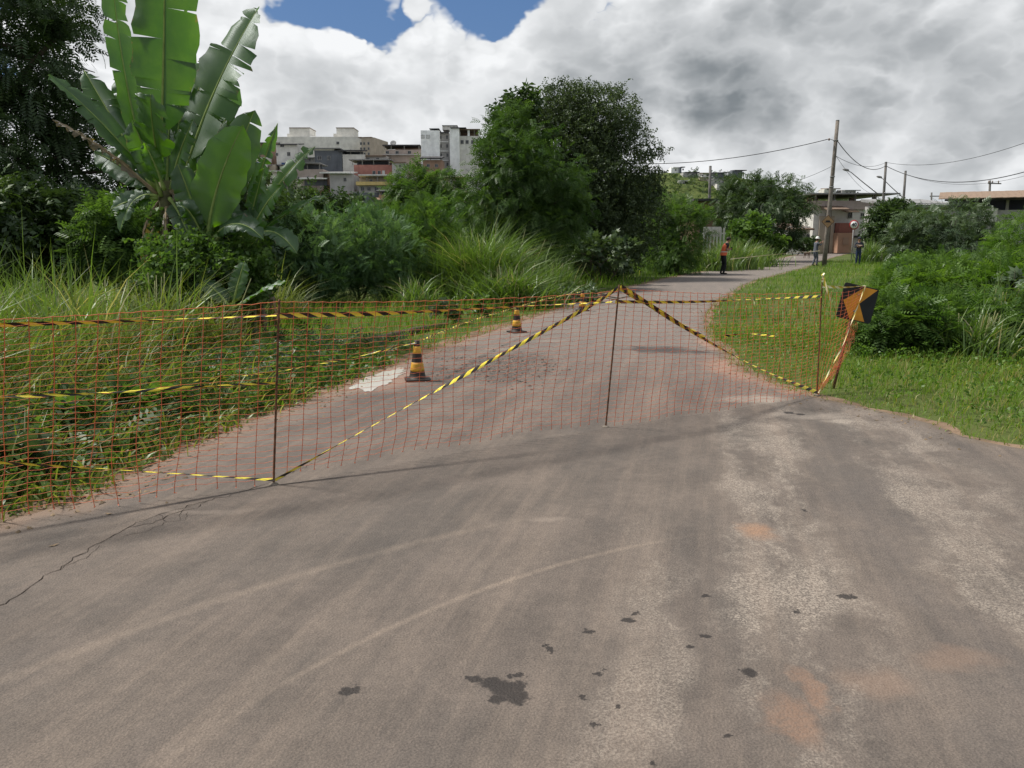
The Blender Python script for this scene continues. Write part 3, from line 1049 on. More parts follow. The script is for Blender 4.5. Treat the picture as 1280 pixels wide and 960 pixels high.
# ------------------------------------------------------------------ banana plants
def banana_mat(name, c1, c2, trans, dryamt):
    m = bpy.data.materials.new(name)
    m.use_nodes = True
    t = NT(m.node_tree)
    t.n.clear()
    al = t.node('ShaderNodeAttribute', attribute_name='along').outputs['Fac']
    ac = t.node('ShaderNodeAttribute', attribute_name='across').outputs['Fac']
    co = t.node('ShaderNodeTexCoord').outputs['Object']
    n1 = t.noise(co, 2.2, 5, 0.6)
    vein = t.m('SINE', t.m('MULTIPLY', t.m('ADD', al, t.m('MULTIPLY', ac, 0.10)), 330.0))
    c = t.mix(t.rng(n1, 0.3, 0.7), c1, c2)
    c = t.mix(t.m('MULTIPLY', t.rng(vein, -1, 1), 0.22), c, t.mix(1.0, c, (1.5, 1.45, 1.3), 'MULTIPLY'))
    n2 = t.noise(co, 7, 5, 0.7)
    dry = t.rng(t.m('ADD', t.m('ABSOLUTE', ac), t.m('MULTIPLY', t.m('SUBTRACT', n2, 0.5), 0.9)), 1.06 - dryamt, 1.16 - dryamt)
    c = t.mix(dry, c, (0.16, 0.115, 0.065))
    d = t.node('ShaderNodeBsdfDiffuse'); tr = t.node('ShaderNodeBsdfTranslucent'); gl = t.node('ShaderNodeBsdfGlossy')
    t.put(d.inputs['Color'], c)
    t.put(tr.inputs['Color'], t.mix(1.0, c, (1.5, 1.65, 0.35), 'MULTIPLY'))
    gl.inputs['Roughness'].default_value = 0.42
    gl.inputs['Color'].default_value = (0.85, 0.9, 0.95, 1)
    bn = t.node('ShaderNodeBump')
    bn.inputs['Strength'].default_value = 0.35
    bn.inputs['Distance'].default_value = 0.004
    t.put(bn.inputs['Height'], vein)
    for s in (d, gl): t.l.new(bn.outputs[0], s.inputs['Normal'])
    a = t.node('ShaderNodeMixShader'); a.inputs[0].default_value = trans
    t.l.new(d.outputs[0], a.inputs[1]); t.l.new(tr.outputs[0], a.inputs[2])
    b = t.node('ShaderNodeMixShader'); b.inputs[0].default_value = 0.055
    t.l.new(a.outputs[0], b.inputs[1]); t.l.new(gl.outputs[0], b.inputs[2])
    o = t.node('ShaderNodeOutputMaterial')
    t.l.new(b.outputs[0], o.inputs['Surface'])
    return m


BAN = banana_mat('banana_leaf', (0.034, 0.090, 0.018), (0.062, 0.132, 0.024), 0.58, 0.05)
BAN_YOUNG = banana_mat('banana_leaf_young', (0.085, 0.195, 0.014), (0.120, 0.240, 0.020), 0.72, 0.0)
BAN_OLD = banana_mat('banana_leaf_dry', (0.11, 0.085, 0.05), (0.17, 0.125, 0.08), 0.30, 0.5)
RIB = mat('banana_midrib', (0.20, 0.27, 0.07), 0.6, 0.2, 6)
RIB_DRY = mat('banana_midrib_dry', (0.22, 0.17, 0.10), 0.8, 0.2, 6)
STEM = mat('banana_stem', (0.105, 0.105, 0.05), 0.85, 0.45, 5, 0.5, 18, dirt=0.8, dirtcol=(0.07, 0.05, 0.03))


def banana_leaf(root, P0, P1, sag, face, W, seed, m=None, ribm=None, petiole=0.16, fold=0.35, tears=5, gap=0.010, curl=0.0):
    """P0 leaf foot, P1 tip, sag = offset of the middle of its midrib, face = side the blade looks to"""
    rd = random.Random(seed)
    loc = root.location
    P0, P1 = Vector(P0) - loc, Vector(P1) - loc
    sag, face = Vector(sag), Vector(face)
    N = 26
    mid = (P0 + P1) / 2 + sag * 2

    def bez(s): return P0 * (1 - s) ** 2 + mid * 2 * s * (1 - s) + P1 * s * s
    def tan(s): return ((mid - P0) * (1 - s) + (P1 - mid) * s).normalized()
    L = sum((bez((i + 1) / N) - bez(i / N)).length for i in range(N))
    rib = MB().tube([bez(s / 14) for s in range(15)], [0.028 * (1 - 0.85 * s / 14) * (1.25 if s < 2 else 1) for s in range(15)], 6)
    VV, FF, AL, AC = [], [], [], []
    for side in (-1, 1):
        cuts = sorted(rd.uniform(0.12, 0.97) for _ in range(rd.randint(max(0, tears - 2), tears + 2)))
        edges = [0.0] + cuts + [1.0]
        for a, b_ in zip(edges[:-1], edges[1:]):
            if b_ - a < 0.015: continue
            ns = max(2, int((b_ - a) * 22))
            droop = rd.uniform(-0.10, 0.22) if tears else 0.0
            tw = rd.uniform(-1, 1) * gap
            depth = rd.uniform(0.15, 0.9)          # where the tear starts, from the midrib
            base = len(VV)
            for i in range(ns + 1):
                f = i / ns
                v = a + (b_ - a) * f
                s = petiole + (1 - petiole) * v
                c, d = bez(min(s, 1)), tan(min(s, 0.999))
                sv = d.cross(face).normalized() * side
                nv = sv.cross(d) * side
                if nv.dot(face) < 0: nv = -nv
                hw = W / 2 * max(0.0, (1 - abs(2 * v - 0.96) ** 3.0)) ** 0.62 if v < 0.985 else 0.01
                hw *= 1 + 0.05 * math.sin(v * 31 + seed)
                for j in range(5):
                    g = j / 4
                    q = c + sv * (hw * g * math.cos(fold)) + nv * (hw * g * math.sin(fold) * (1 - 0.75 * g))
                    q += nv * (-droop * g * g * hw * 1.3 - curl * g * g * hw)
                    q += nv * (g * 0.055 * mnoise.noise(Vector((v * 7, side * 3.0 + g, seed * 1.7))) + g * g * 0.02 * math.sin(v * 55 + seed))
                    q += d * ((0.5 - f) * 2 * gap * L * max(0.0, g - depth) + tw * L * g * g)
                    VV.append(q); AL.append(v * L); AC.append(side * g)
            for i in range(ns):
                for j in range(4):
                    k = base + i * 5 + j
                    FF.append((k, k + 1, k + 6, k + 5))
    me = np_mesh('leaf', [tuple(q) for q in VV], FF, {'along': AL, 'across': AC}, smooth=True)
    lf = link('leaf', me, m or BAN, root)
    rib.build('midrib', ribm or RIB, lf)
    return lf


YB = 12.6


def banana(name_label, px, Y, top_py, r, leaves, nskirt, seed, lean=0.0):
    base = ground_at(px, Y)
    root = tag(empty('banana_plant', base), name_label, 'banana plant', 'banana clump on the verge')
    rd = random.Random(seed)
    top = at(px + lean, top_py, Y) - base
    mb = MB()
    n = 9
    mb.tube([Vector((0, 0, -0.1)).lerp(top, i / n) for i in range(n + 1)], [r * (1.25 - 0.6 * i / n) for i in range(n + 1)], 12)
    mb.build('stem', STEM, root)
    for k in range(5):                # old leaf sheaths wrapped round the stem
        a = rd.random() * 6.28
        h0 = top.z * rd.uniform(0.05, 0.35); h1 = h0 + top.z * rd.uniform(0.35, 0.6)
        mb = MB()
        ring = []
        for i in range(7):
            f = i / 6
            z = h0 + (h1 - h0) * f
            cc = top * (z / top.z)
            rr = r * (1.25 - 0.6 * z / top.z) + 0.012 + 0.05 * f * f
            for j in range(5):
                b_ = a + (j - 2) * 0.34 * (1 - 0.6 * f)
                ring.append((cc.x + rr * math.cos(b_), cc.y + rr * math.sin(b_), z))
        fs = [(i * 5 + j, i * 5 + j + 1, i * 5 + j + 6, i * 5 + j + 5) for i in range(6) for j in range(4)]
        mb._add(ring, fs, 0, True)
        mb.build('sheath', STEM, root)
    for i, lf in enumerate(leaves):
        banana_leaf(root, at(*lf['a']), at(*lf['b']), lf.get('sag', (0, 0, 0)), lf.get('face', (0, -1, 0.25)), lf['w'], seed * 31 + i,
                    lf.get('m'), lf.get('rm'), lf.get('pet', 0.16), lf.get('fold', 0.35), lf.get('tears', 4) + (0 if lf.get('m') is BAN_YOUNG else 1), lf.get('gap', 0.008) * 1.25, lf.get('curl', 0.0))
    for k in range(nskirt):           # dead leaves hanging down the stem
        a = rd.random() * 6.28
        st = base + top * rd.uniform(0.75, 0.98)
        e = st + Vector((math.cos(a) * rd.uniform(.25, .5), math.sin(a) * rd.uniform(.25, .5), -rd.uniform(0.7, 1.25)))
        banana_leaf(root, st, e, Vector((math.cos(a), math.sin(a), 0.6)) * 0.16, Vector((math.cos(a), math.sin(a), 0.4)), rd.uniform(0.14, 0.26), seed * 77 + k, BAN_OLD, RIB_DRY, 0.1, 0.9, 7, 0.02, 0.6)
    return root


Y = YB
banana('tall banana plant with huge upright leaves rising against the clouds', 212, Y, 226, 0.15, [
    dict(a=(199, 236, Y), b=(206, -100, Y - .5), sag=(0, .05, 0), face=(.1, -1, .1), w=0.94, pet=0.24, fold=0.2, tears=4, gap=.006, m=BAN),
    dict(a=(205, 236, Y + .1), b=(188, 118, Y - .75), sag=(0, -.1, .12), face=(0, -.8, .7), w=0.80, pet=.3, fold=.25, tears=2),
    dict(a=(216, 232, Y + .3), b=(231, 12, Y + .7), sag=(.02, .05, 0), face=(-.75, -.65, .2), w=0.62, fold=.35, tears=9, gap=.012),
    dict(a=(226, 236, Y + .1), b=(324, 8, Y + .3), sag=(-.10, 0, .05), face=(-.35, -.85, .3), w=0.95, fold=.3, tears=10, gap=.012),
    dict(a=(228, 238, Y + .4), b=(292, 92, Y + 1.1), sag=(-.05, 0, .05), face=(.3, -.8, .4), w=0.75, fold=.3, tears=6),
    dict(a=(200, 238, Y - .1), b=(60, 94, Y - .5), sag=(-.02, 0, .13), face=(.45, -.35, .8), w=0.62, fold=.75, tears=3),
    dict(a=(194, 240, Y), b=(105, 88, Y + .6), sag=(-.05, 0, .1), face=(.5, -.6, .6), w=0.55, fold=.5, tears=4),
    dict(a=(196, 243, Y - .1), b=(66, 150, Y - .3), sag=(0, 0, .10), face=(.4, -.4, .8), w=0.22, fold=.9, tears=16, gap=.03, m=BAN_OLD, rm=RIB_DRY, curl=.4),
    dict(a=(198, 246, Y - .1), b=(150, 290, Y - .4), sag=(-.05, 0, .2), face=(-.4, -.6, .5), w=0.42, fold=.7, tears=6),
    dict(a=(190, 238, Y + .3), b=(139, -46, Y + .9), sag=(-.1, 0, 0), face=(.85, -.5, .1), w=0.5, fold=.3, tears=4),
    dict(a=(214, 236, Y - .2), b=(242, 150, Y - .5), sag=(0, -.05, .05), face=(-.2, -.9, .4), w=0.45, fold=.5, tears=3),
    dict(a=(206, 238, Y - .2), b=(180, 178, Y - .4), sag=(0, 0, .05), face=(.2, -.9, .4), w=0.34, fold=.7, tears=2, m=BAN_YOUNG),
] + [dict(a=(206 + q[0], 238 + q[1], Y + q[5]), b=(q[2], q[3], Y + q[4]), sag=(0, 0, .06), face=(q[6], -.85, .35), w=q[7], fold=.4, tears=4, gap=.010)
     for q in ((-6, 2, 150, 92, .8, .4, .3, .62), (6, 2, 262, 70, 1.1, .5, -.2, .66), (8, 4, 282, 150, .6, .2, -.3, .60), (-8, 6, 118, 190, .2, .1, .3, .50), (-4, 8, 165, 150, -.3, -.1, .3, .46), (10, 6, 262, 205, -.3, 0, -.3, .46),
               (2, 6, 214, 120, .9, .4, 0, .7), (-8, 10, 138, 262, -.3, -.1, -.2, .34), (6, 10, 238, 300, -.6, -.2, .2, .34))
], 14, 3, -6)
banana('younger banana plant with one bright backlit leaf in front of the clump', 262, Y - .35, 300, 0.10, [
    dict(a=(258, 300, Y - .4), b=(304, 156, Y - .55), sag=(-.08, 0, .02), face=(.35, -.9, .25), w=0.70, pet=.12, fold=.15, tears=1, gap=.003, m=BAN_YOUNG),
    dict(a=(262, 300, Y - .2), b=(318, 138, Y + .1), sag=(-.02, 0, .02), face=(.5, -.8, .2), w=0.62, pet=.18, fold=.35, tears=3),
    dict(a=(256, 302, Y - .4), b=(222, 205, Y - .5), sag=(0, 0, .06), face=(.2, -.9, .3), w=0.45, fold=.4, tears=3),
    dict(a=(262, 304, Y - .5), b=(330, 300, Y - .9), sag=(0, 0, .25), face=(.2, -.5, .8), w=0.44, fold=.6, tears=4),
    dict(a=(254, 304, Y - .5), b=(208, 330, Y - .8), sag=(0, 0, .2), face=(-.2, -.5, .8), w=0.40, fold=.6, tears=5),
] + [dict(a=(262 + q[0], 304 + q[1], Y - .4), b=(262 + q[2], 304 + q[3], Y + q[4]), sag=(0, 0, .16), face=(q[5], -.7, .6), w=.36, fold=.6, tears=5, gap=.014)
     for q in ((-4, 2, -46, 62, -1.1, -.3), (4, 2, 40, 66, -1.1, .3), (0, 3, -6, 78, -1.3, 0), (5, 0, 70, -30, -.1, .4), (-5, 0, -40, -46, -.7, -.3))
], 9, 5)
banana('small banana plant whose ragged leaves arch towards the hillside houses', 305, Y + .1, 305, 0.10, [
    dict(a=(306, 308, Y), b=(394, 183, Y + .1), sag=(-.02, 0, .16), face=(-.2, -.75, .65), w=0.42, fold=.55, tears=8, gap=.015),
    dict(a=(303, 306, Y + .2), b=(347, 154, Y + .4), sag=(-.03, 0, .05), face=(.5, -.8, .2), w=0.24, fold=.45, tears=8, gap=.02),
    dict(a=(308, 309, Y + .1), b=(408, 246, Y - .2), sag=(0, 0, .12), face=(.1, -.5, .85), w=0.30, fold=.9, tears=5),
    dict(a=(306, 309, Y - .1), b=(352, 232, Y - .5), sag=(0, 0, .10), face=(-.3, -.8, .5), w=0.44, fold=.4, tears=7, gap=.015),
    dict(a=(306, 309, Y - .1), b=(330, 210, Y - .2), sag=(0, 0, .05), face=(-.5, -.8, .3), w=0.36, fold=.35, tears=6, gap=.015),
    dict(a=(308, 309, Y - .2), b=(372, 318, Y - .6), sag=(0, 0, .28), face=(.2, -.5, .8), w=0.46, fold=.6, tears=4),
    dict(a=(303, 309, Y - .1), b=(276, 245, Y + .2), sag=(0, 0, .08), face=(.4, -.8, .3), w=0.4, fold=.5, tears=4),
], 9, 8)
banana('banana sucker with a low leaf spread over the grass near the net', 290, Y - 1.3, 385, 0.05, [
    dict(a=(290, 388, Y - 1.3), b=(356, 352, Y - 1.9), sag=(0, 0, .03), face=(0, -.35, .95), w=0.34, fold=.4, tears=2),
    dict(a=(290, 388, Y - 1.3), b=(306, 326, Y - 1.3), sag=(0, 0, .03), face=(-.3, -.9, .3), w=0.30, fold=.4, tears=1),
    dict(a=(290, 388, Y - 1.3), b=(252, 352, Y - 1.2), sag=(0, 0, .06), face=(.3, -.7, .6), w=0.30, fold=.4, tears=2),
], 0, 9)

# ------------------------------------------------------------------ trees and shrubs, left of the road
veg('feathery_tree', 'tall dark feathery tree behind the banana plants with wispy branches', 'tree', -60, 19.5, [
    (-60, -60, 120, 120, 0), (30, 60, 72, 70, -.5), (-10, 170, 95, 80, 0), (55, 230, 75, 60, .4), (-120, 120, 110, 120, 0), (20, -30, 80, 60, .8), (88, 25, 30, 20, -.2), (100, 95, 30, 20, .1), (95, 150, 46, 38, .3), (135, 215, 56, 44, .6), (60, 120, 60, 40, .2), (150, 270, 60, 40, 1), (40, 300, 110, 50, .5)],
    8500, 'feather', 0.38, 'dark', 21, r0=0.2, droop=0.55, spread=0.22, out=0.9)
for i, (px, y0, Y, lobes, k, sz, mk, n, lab) in enumerate([
    (60, 0, 16.5, [(40, 280, 70, 55), (110, 300, 60, 45)], 'broad', 0.20, 'dark', 2400, 'dark leafy shrub under the feathery tree'),
    (170, 0, 15.5, [(165, 290, 52, 46), (130, 310, 40, 34)], 'pinnate', 0.32, 'mid', 1600, 'lighter shrub with feathered leaves just left of the banana stems'),
    (-90, 0, 15, [(-90, 280, 110, 80), (-20, 310, 60, 50)], 'broad', 0.22, 'dark', 2200, 'dark rounded shrub where the feathery tree meets the tall grass'),
    (255, 0, 12.0, [(235, 335, 55, 44), (280, 345, 40, 40), (310, 335, 32, 40), (205, 310, 30, 40, .6), (240, 300, 30, 30, .5)], 'small', 0.20, 'mid', 2400, 'tangle of dark creepers around the foot of the banana clump'),
    (250, 0, 20, [(240, 250, 90, 60), (320, 290, 70, 50)], 'broad', 0.24, 'dark', 2400, 'dark thicket seen between the banana stems'),
]):
    veg('shrub', lab, 'shrub', px, Y, lobes, n, k, sz, mk, 40 + i, r0=0.05, stems=2, group='undergrowth around the banana plants')
veg('round_tree', 'dark glossy round tree in front of the hillside houses', 'tree', 395, 31, [(385, 272, 48, 34), (432, 280, 36, 36, .6), (345, 268, 34, 28, .5), (400, 300, 64, 34, -.5)],
    3600, 'broad', 0.26, 'dark', 51, r0=0.14)
FEATH = 'feathery shrubs beside the tall reed clump'
veg('feathery_shrub', 'bluish feathery shrub next to the small arching banana leaves', 'shrub', 390, 20, [(385, 318, 50, 48), (360, 345, 44, 34), (410, 345, 40, 34)], 2600, 'feather', 0.24, 'blue', 52, r0=0.04, stems=3, group=FEATH, droop=-.8, out=.45, spread=.26)
veg('feathery_shrub', 'broad bluish feathery shrub below the yellow balcony house', 'shrub', 450, 21, [(440, 300, 42, 42), (475, 315, 46, 46), (430, 345, 52, 34), (490, 348, 46, 32)], 3200, 'feather', 0.24, 'blue', 53, r0=0.04, stems=3, group=FEATH, droop=-.8, out=.45, spread=.26)
veg('feathery_shrub', 'greener feathery shrub directly left of the tall reed clump', 'shrub', 525, 22.5, [(510, 300, 40, 40), (542, 285, 36, 40), (520, 335, 48, 42)], 3000, 'feather', 0.26, 'mid', 54, r0=0.04, stems=3, group=FEATH, droop=-.8, out=.45, spread=.26)
veg('young_tree', 'young pinnate tree in front of the white apartment block', 'tree', 530, 30, [(520, 240, 32, 28), (548, 258, 38, 28), (503, 264, 30, 24, .5), (524, 208, 14, 10, .3), (555, 232, 24, 18)], 3000, 'pinnate', 0.32, 'mid', 55, r0=0.09)
veg('young_tree', 'bright green pinnate tree growing against the vine covered tree', 'tree', 650, 27, [
    (616, 200, 22, 30), (648, 215, 50, 50), (690, 225, 42, 42, .3), (625, 268, 54, 44), (680, 285, 52, 44, .2), (640, 320, 70, 34), (635, 165, 34, 30, .6), (597, 240, 24, 24, .2), (705, 262, 34, 30)],
    8500, 'pinnate', 0.30, 'tree', 56, r0=0.13, lump=.4)
veg('vine_tree', 'big dark tree smothered in hanging vines at the bend of the road', 'tree', 735, 34.5, [
    (700, 135, 46, 30), (745, 150, 52, 42), (770, 205, 52, 62, .2), (705, 190, 62, 56, -.3), (735, 245, 66, 60, -.6), (785, 265, 44, 56, -.2), (690, 265, 60, 56, 0), (740, 305, 70, 44, -.4), (655, 160, 38, 32, .4)],
    25000, 'small', 0.24, 'vine', 57, r0=0.28, droop=0.9, out=.4, lump=.14, spread=.15, per=10)
veg('leafy_tree', 'broad leaved treetop poking out on the shaded shoulder of the vine tree', 'tree', 632, 32, [(632, 148, 24, 20), (652, 128, 22, 14, .2), (620, 172, 18, 16), (640, 230, 30, 40)], 900, 'broad', 0.38, 'dark', 58, r0=0.1, lump=.5)
veg('castor_shrub', 'grey green large leaved shrub at the foot of the vine tree', 'shrub', 755, 29.5, [(745, 312, 34, 22), (785, 318, 26, 20), (715, 325, 22, 20)], 520, 'palm', 0.34, 'grey', 59, r0=0.03, stems=3, droop=-.1)
veg('roadside_bush', 'rounded bush on the road edge just before the man in the orange vest', 'bush', 850, 38.5, [(850, 292, 34, 42), (826, 280, 28, 42, .6), (866, 268, 20, 16, .2), (835, 320, 44, 24), (815, 252, 18, 16, 1)], 4500, 'pinnate', 0.32, 'mid', 60, r0=0.09, stems=2)
veg('spreading_tree', 'dark spreading tree beyond the man in the orange vest', 'tree', 950, 62, [(932, 236, 32, 18), (972, 238, 34, 18), (952, 258, 56, 22), (915, 262, 30, 24), (993, 266, 22, 20), (935, 290, 40, 24), (975, 288, 26, 16)], 4600, 'pinnate', 0.54, 'dark', 61, r0=0.22, droop=.35)
veg('roadside_bush', 'leafy bush under the dark spreading tree', 'bush', 945, 54, [(940, 290, 22, 22), (958, 302, 18, 16), (925, 300, 18, 16)], 900, 'broad', 0.45, 'mid', 62, r0=0.05, stems=2)
veg('hedge_bush', 'dark bush in front of the low white house wall', 'bush', 995, 86, [(985, 306, 14, 8), (1010, 305, 12, 8)], 500, 'broad', 0.5, 'dark', 63, r0=0.05, stems=2)


def reed_clump(label, px, Y, h, spread, n, seed, group=None, wd=0.03, matk='reed', lean=0.62):
    base = ground_at(px, Y)
    root = tag(empty('reed_clump', base), label, 'reeds', group)
    rs = np.random.RandomState(seed)
    P = np.c_[rs.normal(0, spread * 0.45, n), rs.normal(0, spread * 0.4, n), np.full(n, -0.03)]
    dist = np.hypot(P[:, 0], P[:, 1]) / spread
    L = h * rs.uniform(0.55, 1.15, n) * (1.1 - 0.45 * np.clip(dist, 0, 1))
    a = rs.rand(n) * 6.28
    V, Fq, st = blades(P, L, rs.uniform(wd * .6, wd * 1.2, n), rs, lean, 4, wind=(0.1, -0.1))
    tone = np.clip(rs.normal(0.5, 0.25, n), 0, 1)
    link('blades', np_mesh('blades', V, Fq, {'tone': np.repeat(tone, st)}), G[matk], root)['kind'] = 'stuff'
    mb = MB()
    rd = random.Random(seed)
    for k in range(min(40, n // 20)):
        x, y = rd.gauss(0, spread * .3), rd.gauss(0, spread * .3)
        hh = h * rd.uniform(.4, .7)
        mb.tube([(x, y, -.05), (x * 1.15, y * 1.15, hh * .5), (x * 1.4 + .03, y * 1.4, hh)], [.012, .01, .006], 5)
    mb.build('canes', mat('reed_cane', (0.16, 0.17, 0.07), 0.8, 0.3, 5), root)
    return root


reed_clump('tall arching reed clump on the bend, taller than the shrubs beside it', 600, 21.5, 2.7, 1.5, 3000, 71, wd=.036, lean=.85)
reed_clump('low reed clump hanging over the road edge below the tall reeds', 636, 19.6, 1.5, 1.2, 1500, 72, wd=.04, lean=.95)
reed_clump('thin reed clump leaning over behind the first cone', 520, 18.5, 1.1, 0.6, 260, 73)
reed_clump('grey reed clump between the debris heap and the castor shrub', 695, 24.5, 1.4, 0.75, 500, 74)
reed_clump('tall grass clump right behind the man in the orange vest', 915, 45, 2.2, 1.7, 1000, 75, wd=.05)
reed_clump('tall grass clump between the orange vest man and the dark spreading tree', 940, 50, 2.0, 1.7, 900, 76, wd=.05)
reed_clump('tall grass clump near the white picket fence', 893, 43, 1.6, 1.2, 600, 77, wd=.05)
reed_clump('drooping reed clump at the end of the mown grass bank', 1235, 10.8, 0.95, 0.55, 420, 78, wd=.028)
reed_clump('upright reed clump among the low feathery shrubs', 1262, 12.4, 1.35, 0.5, 380, 79, wd=.028)
reed_clump('pale grass clump beside the standing person in navy trousers', 1090, 56, 2.2, 1.0, 500, 80, wd=.05)
for i, px in enumerate((15, 110, 330)):
    reed_clump(['arching reed clump in the tall grass below the feathery tree', 'arching reed clump in the tall grass, next one towards the bananas', 'reed clump right behind the small banana plant'][i], px, 11.5 + (4 if i == 2 else 0), 1.5, 0.9, 380, 81 + i, wd=.024, matk='grass', lean=.8)

for i, (px, Yr, hh) in enumerate([(190, 10.6, 1.7), (235, 10.4, 1.35), (60, 10.2, 1.5)]):
    reed_clump(['tall grass tuft burying the stem of the tall banana plant', 'grass tuft in front of the younger banana plant', 'tall grass tuft among the reeds by the feathery tree'][i], px, Yr, hh, 0.7, 420, 181 + i, wd=.020, matk='grass', lean=.8)

# ------------------------------------------------------------------ right of the road
veg('dark_tree', 'dense dark tree next to the round speed sign', 'tree', 1108, 60, [(1108, 277, 24, 24), (1128, 270, 24, 18), (1100, 297, 18, 22), (1122, 302, 28, 24)], 3800, 'broad', 0.38, 'dark', 91, r0=0.14)
veg('big_bush', 'big rounded bush in front of the long tiled roof', 'bush', 1185, 42, [(1150, 285, 36, 28), (1195, 275, 38, 24), (1175, 305, 52, 30), (1215, 300, 34, 30), (1135, 310, 28, 24)], 4200, 'pinnate', 0.38, 'grey', 92, r0=0.1, stems=3)
veg('big_bush', 'green bush at the end of the row, under the tiled roof eaves', 'bush', 1275, 30, [(1262, 318, 32, 30), (1300, 300, 40, 36), (1340, 310, 50, 40)], 3200, 'pinnate', 0.30, 'fresh', 93, r0=0.07, stems=3)
FERN = 'low feathery shrubs on the right hand bank'
for i, (px, Y, lobes, mk, n, lab) in enumerate([
    (1125, 11.2, [(1120, 405, 42, 34), (1160, 420, 46, 30), (1095, 425, 30, 24)], 'mid', 1300, 'low feathery shrub right behind the chevron sign'),
    (1190, 11.8, [(1190, 400, 50, 34), (1225, 415, 40, 30)], 'mid', 1200, 'low feathery shrub ending at the drooping reed clump'),
    (1120, 15.5, [(1115, 372, 38, 26), (1150, 370, 40, 24)], 'fresh', 1000, 'bright feathery shrub in the second row above the chevron sign'),
    (1190, 15.5, [(1185, 362, 44, 28), (1220, 372, 40, 26)], 'fresh', 1000, 'bright feathery shrub in the second row, in front of the big rounded bush'),
    (1255, 15, [(1255, 370, 44, 34), (1290, 360, 40, 40)], 'fresh', 1100, 'bright feathery shrub in the second row, behind the upright reeds'),
    (1150, 22, [(1140, 345, 36, 20), (1180, 340, 36, 22)], 'mid', 1000, 'feathery shrub in the third row near the leaning pole'),
    (1235, 22, [(1230, 340, 40, 24), (1270, 335, 36, 24)], 'mid', 1000, 'feathery shrub in the third row under the end bush'),
    (1330, 12, [(1330, 395, 60, 50), (1400, 400, 60, 50)], 'mid', 1500, 'feathery shrub past the upright reeds at the end of the bank'),
    (1330, 17, [(1330, 360, 60, 50), (1400, 350, 60, 50)], 'fresh', 1300, 'feathery shrub behind the last one on the bank'),
]):
    veg('feathery_shrub', lab, 'shrub', px, Y, lobes, int(n * 1.5), 'feather', 0.24 if Y < 14 else 0.28, mk, 100 + i, r0=0.025, stems=3, group=FERN, droop=0.0, out=.9, spread=.25)
veg('leafy_shrub', 'small round leaved shrub where the mown grass meets the bushes', 'shrub', 1140, 27, [(1135, 335, 22, 16), (1160, 338, 18, 12)], 700, 'broad', 0.26, 'fresh', 120, r0=0.03, stems=2)
veg('castor_shrub', 'pale large leaved weed between the reeds and the end bush', 'shrub', 1272, 13.2, [(1272, 355, 22, 30), (1290, 400, 26, 30)], 160, 'palm', 0.26, 'grey', 121, r0=0.02, stems=2, droop=-.1)

# low weeds along the tall grass edge, near the net
for i, (px, py, r) in enumerate([(60, 560, 30), (105, 548, 32), (150, 540, 24), (20, 600, 26), (200, 530, 20), (330, 470, 18), (600, 395, 16), (560, 405, 14)]):
    g = gp(px, py)
    s = g.y / F_PX * 1.05
    plant('weed', ['broad leaved weed among the grass behind the net, %s' % q for q in ('below the middle tape', 'beside the lowest tape', 'by the bare road edge', 'furthest from the steel posts', 'above the crack', 'next to the first steel post', 'near the second cone', 'near the first cone')][i], 'weed', g,
          [(0, 0, r * s * 0.9, r * s, r * s * 0.8, r * s * 0.8)], 90, 'broad', 0.16, 'grey' if i % 2 else 'mid', 130 + i, r0=0.008, stems=3, group='weeds along the road edge', zmin=0.01, droop=-.1)

# heap of cut branches at the road edge
root = tag(empty('branch_heap', gp(705, 378)), 'heap of cut branches at the road edge by the farthest cone', 'branches')
rd = random.Random(5)
for k in range(22):
    a = rd.uniform(-0.6, 0.6) + (math.pi if rd.random() < .5 else 0)
    x, y = rd.gauss(0, .55), rd.gauss(0, .35)
    Lb = rd.uniform(.5, 1.3)
    z0 = rd.uniform(0.03, .2)
    p0 = Vector((x, y, z0)); p1 = p0 + Vector((math.cos(a), math.sin(a), rd.uniform(-.1, .35))) * Lb
    p1.z = max(p1.z, .02)
    MB().tube([p0, p0.lerp(p1, .5) + Vector((0, 0, .04)), p1], [.02, .015, .006], 5).build('branch', bark_pale, root)
me, _ = crown_mesh('withered_leaves', [(0, 0, .14, .9, .5, .2)], 220, 'broad', .2, 6, zmin=.02)
link('withered_leaves', me, G['grey'], root)
# fallen log along the verge
a, b_ = gp(395, 448), gp(560, 408)
lg = MB().tube([a + Vector((0, 0, .05)), a.lerp(b_, .35) + Vector((.05, 0, .07)), a.lerp(b_, .7) + Vector((-.05, 0, .06)), b_ + Vector((0, 0, .04))], [.075, .07, .06, .04], 9).build('fallen_log', bark, None)
tag(lg, 'long fallen log lying in the short grass beside the road', 'log')


# ------------------------------------------------------------------ steel posts
RUST = mat('rusty_steel', (0.135, 0.066, 0.036), 0.75, 0.45, 30, 0.4, 120, metal=0.35)


def steel_post(bpx, tpx, label):
    b0 = gp(*bpx)
    t0 = at(tpx[0], tpx[1], b0.y)
    root = tag(empty('steel_post', b0), label, 'post', 'steel posts holding the net')
    d = t0 - b0
    n = 48
    pts = [d * (i / n) for i in range(n + 1)]
    pts[0] = d * -0.03
    MB().tube(pts, [0.0068 + (0.0013 if i % 2 else 0) for i in range(n + 1)], 8).build('ribbed_bar', RUST, root)
    MB().lathe([(0.012, 0.0), (0.034, 0.002), (0.030, 0.010), (0.016, 0.018), (0.009, 0.020)], (0, 0, ZR - 0.004), 12).build('mortar_foot', mat('mortar', (0.17, 0.145, 0.12), 0.95, 0.3, 12, 0.4, 60), root)
    return b0, t0


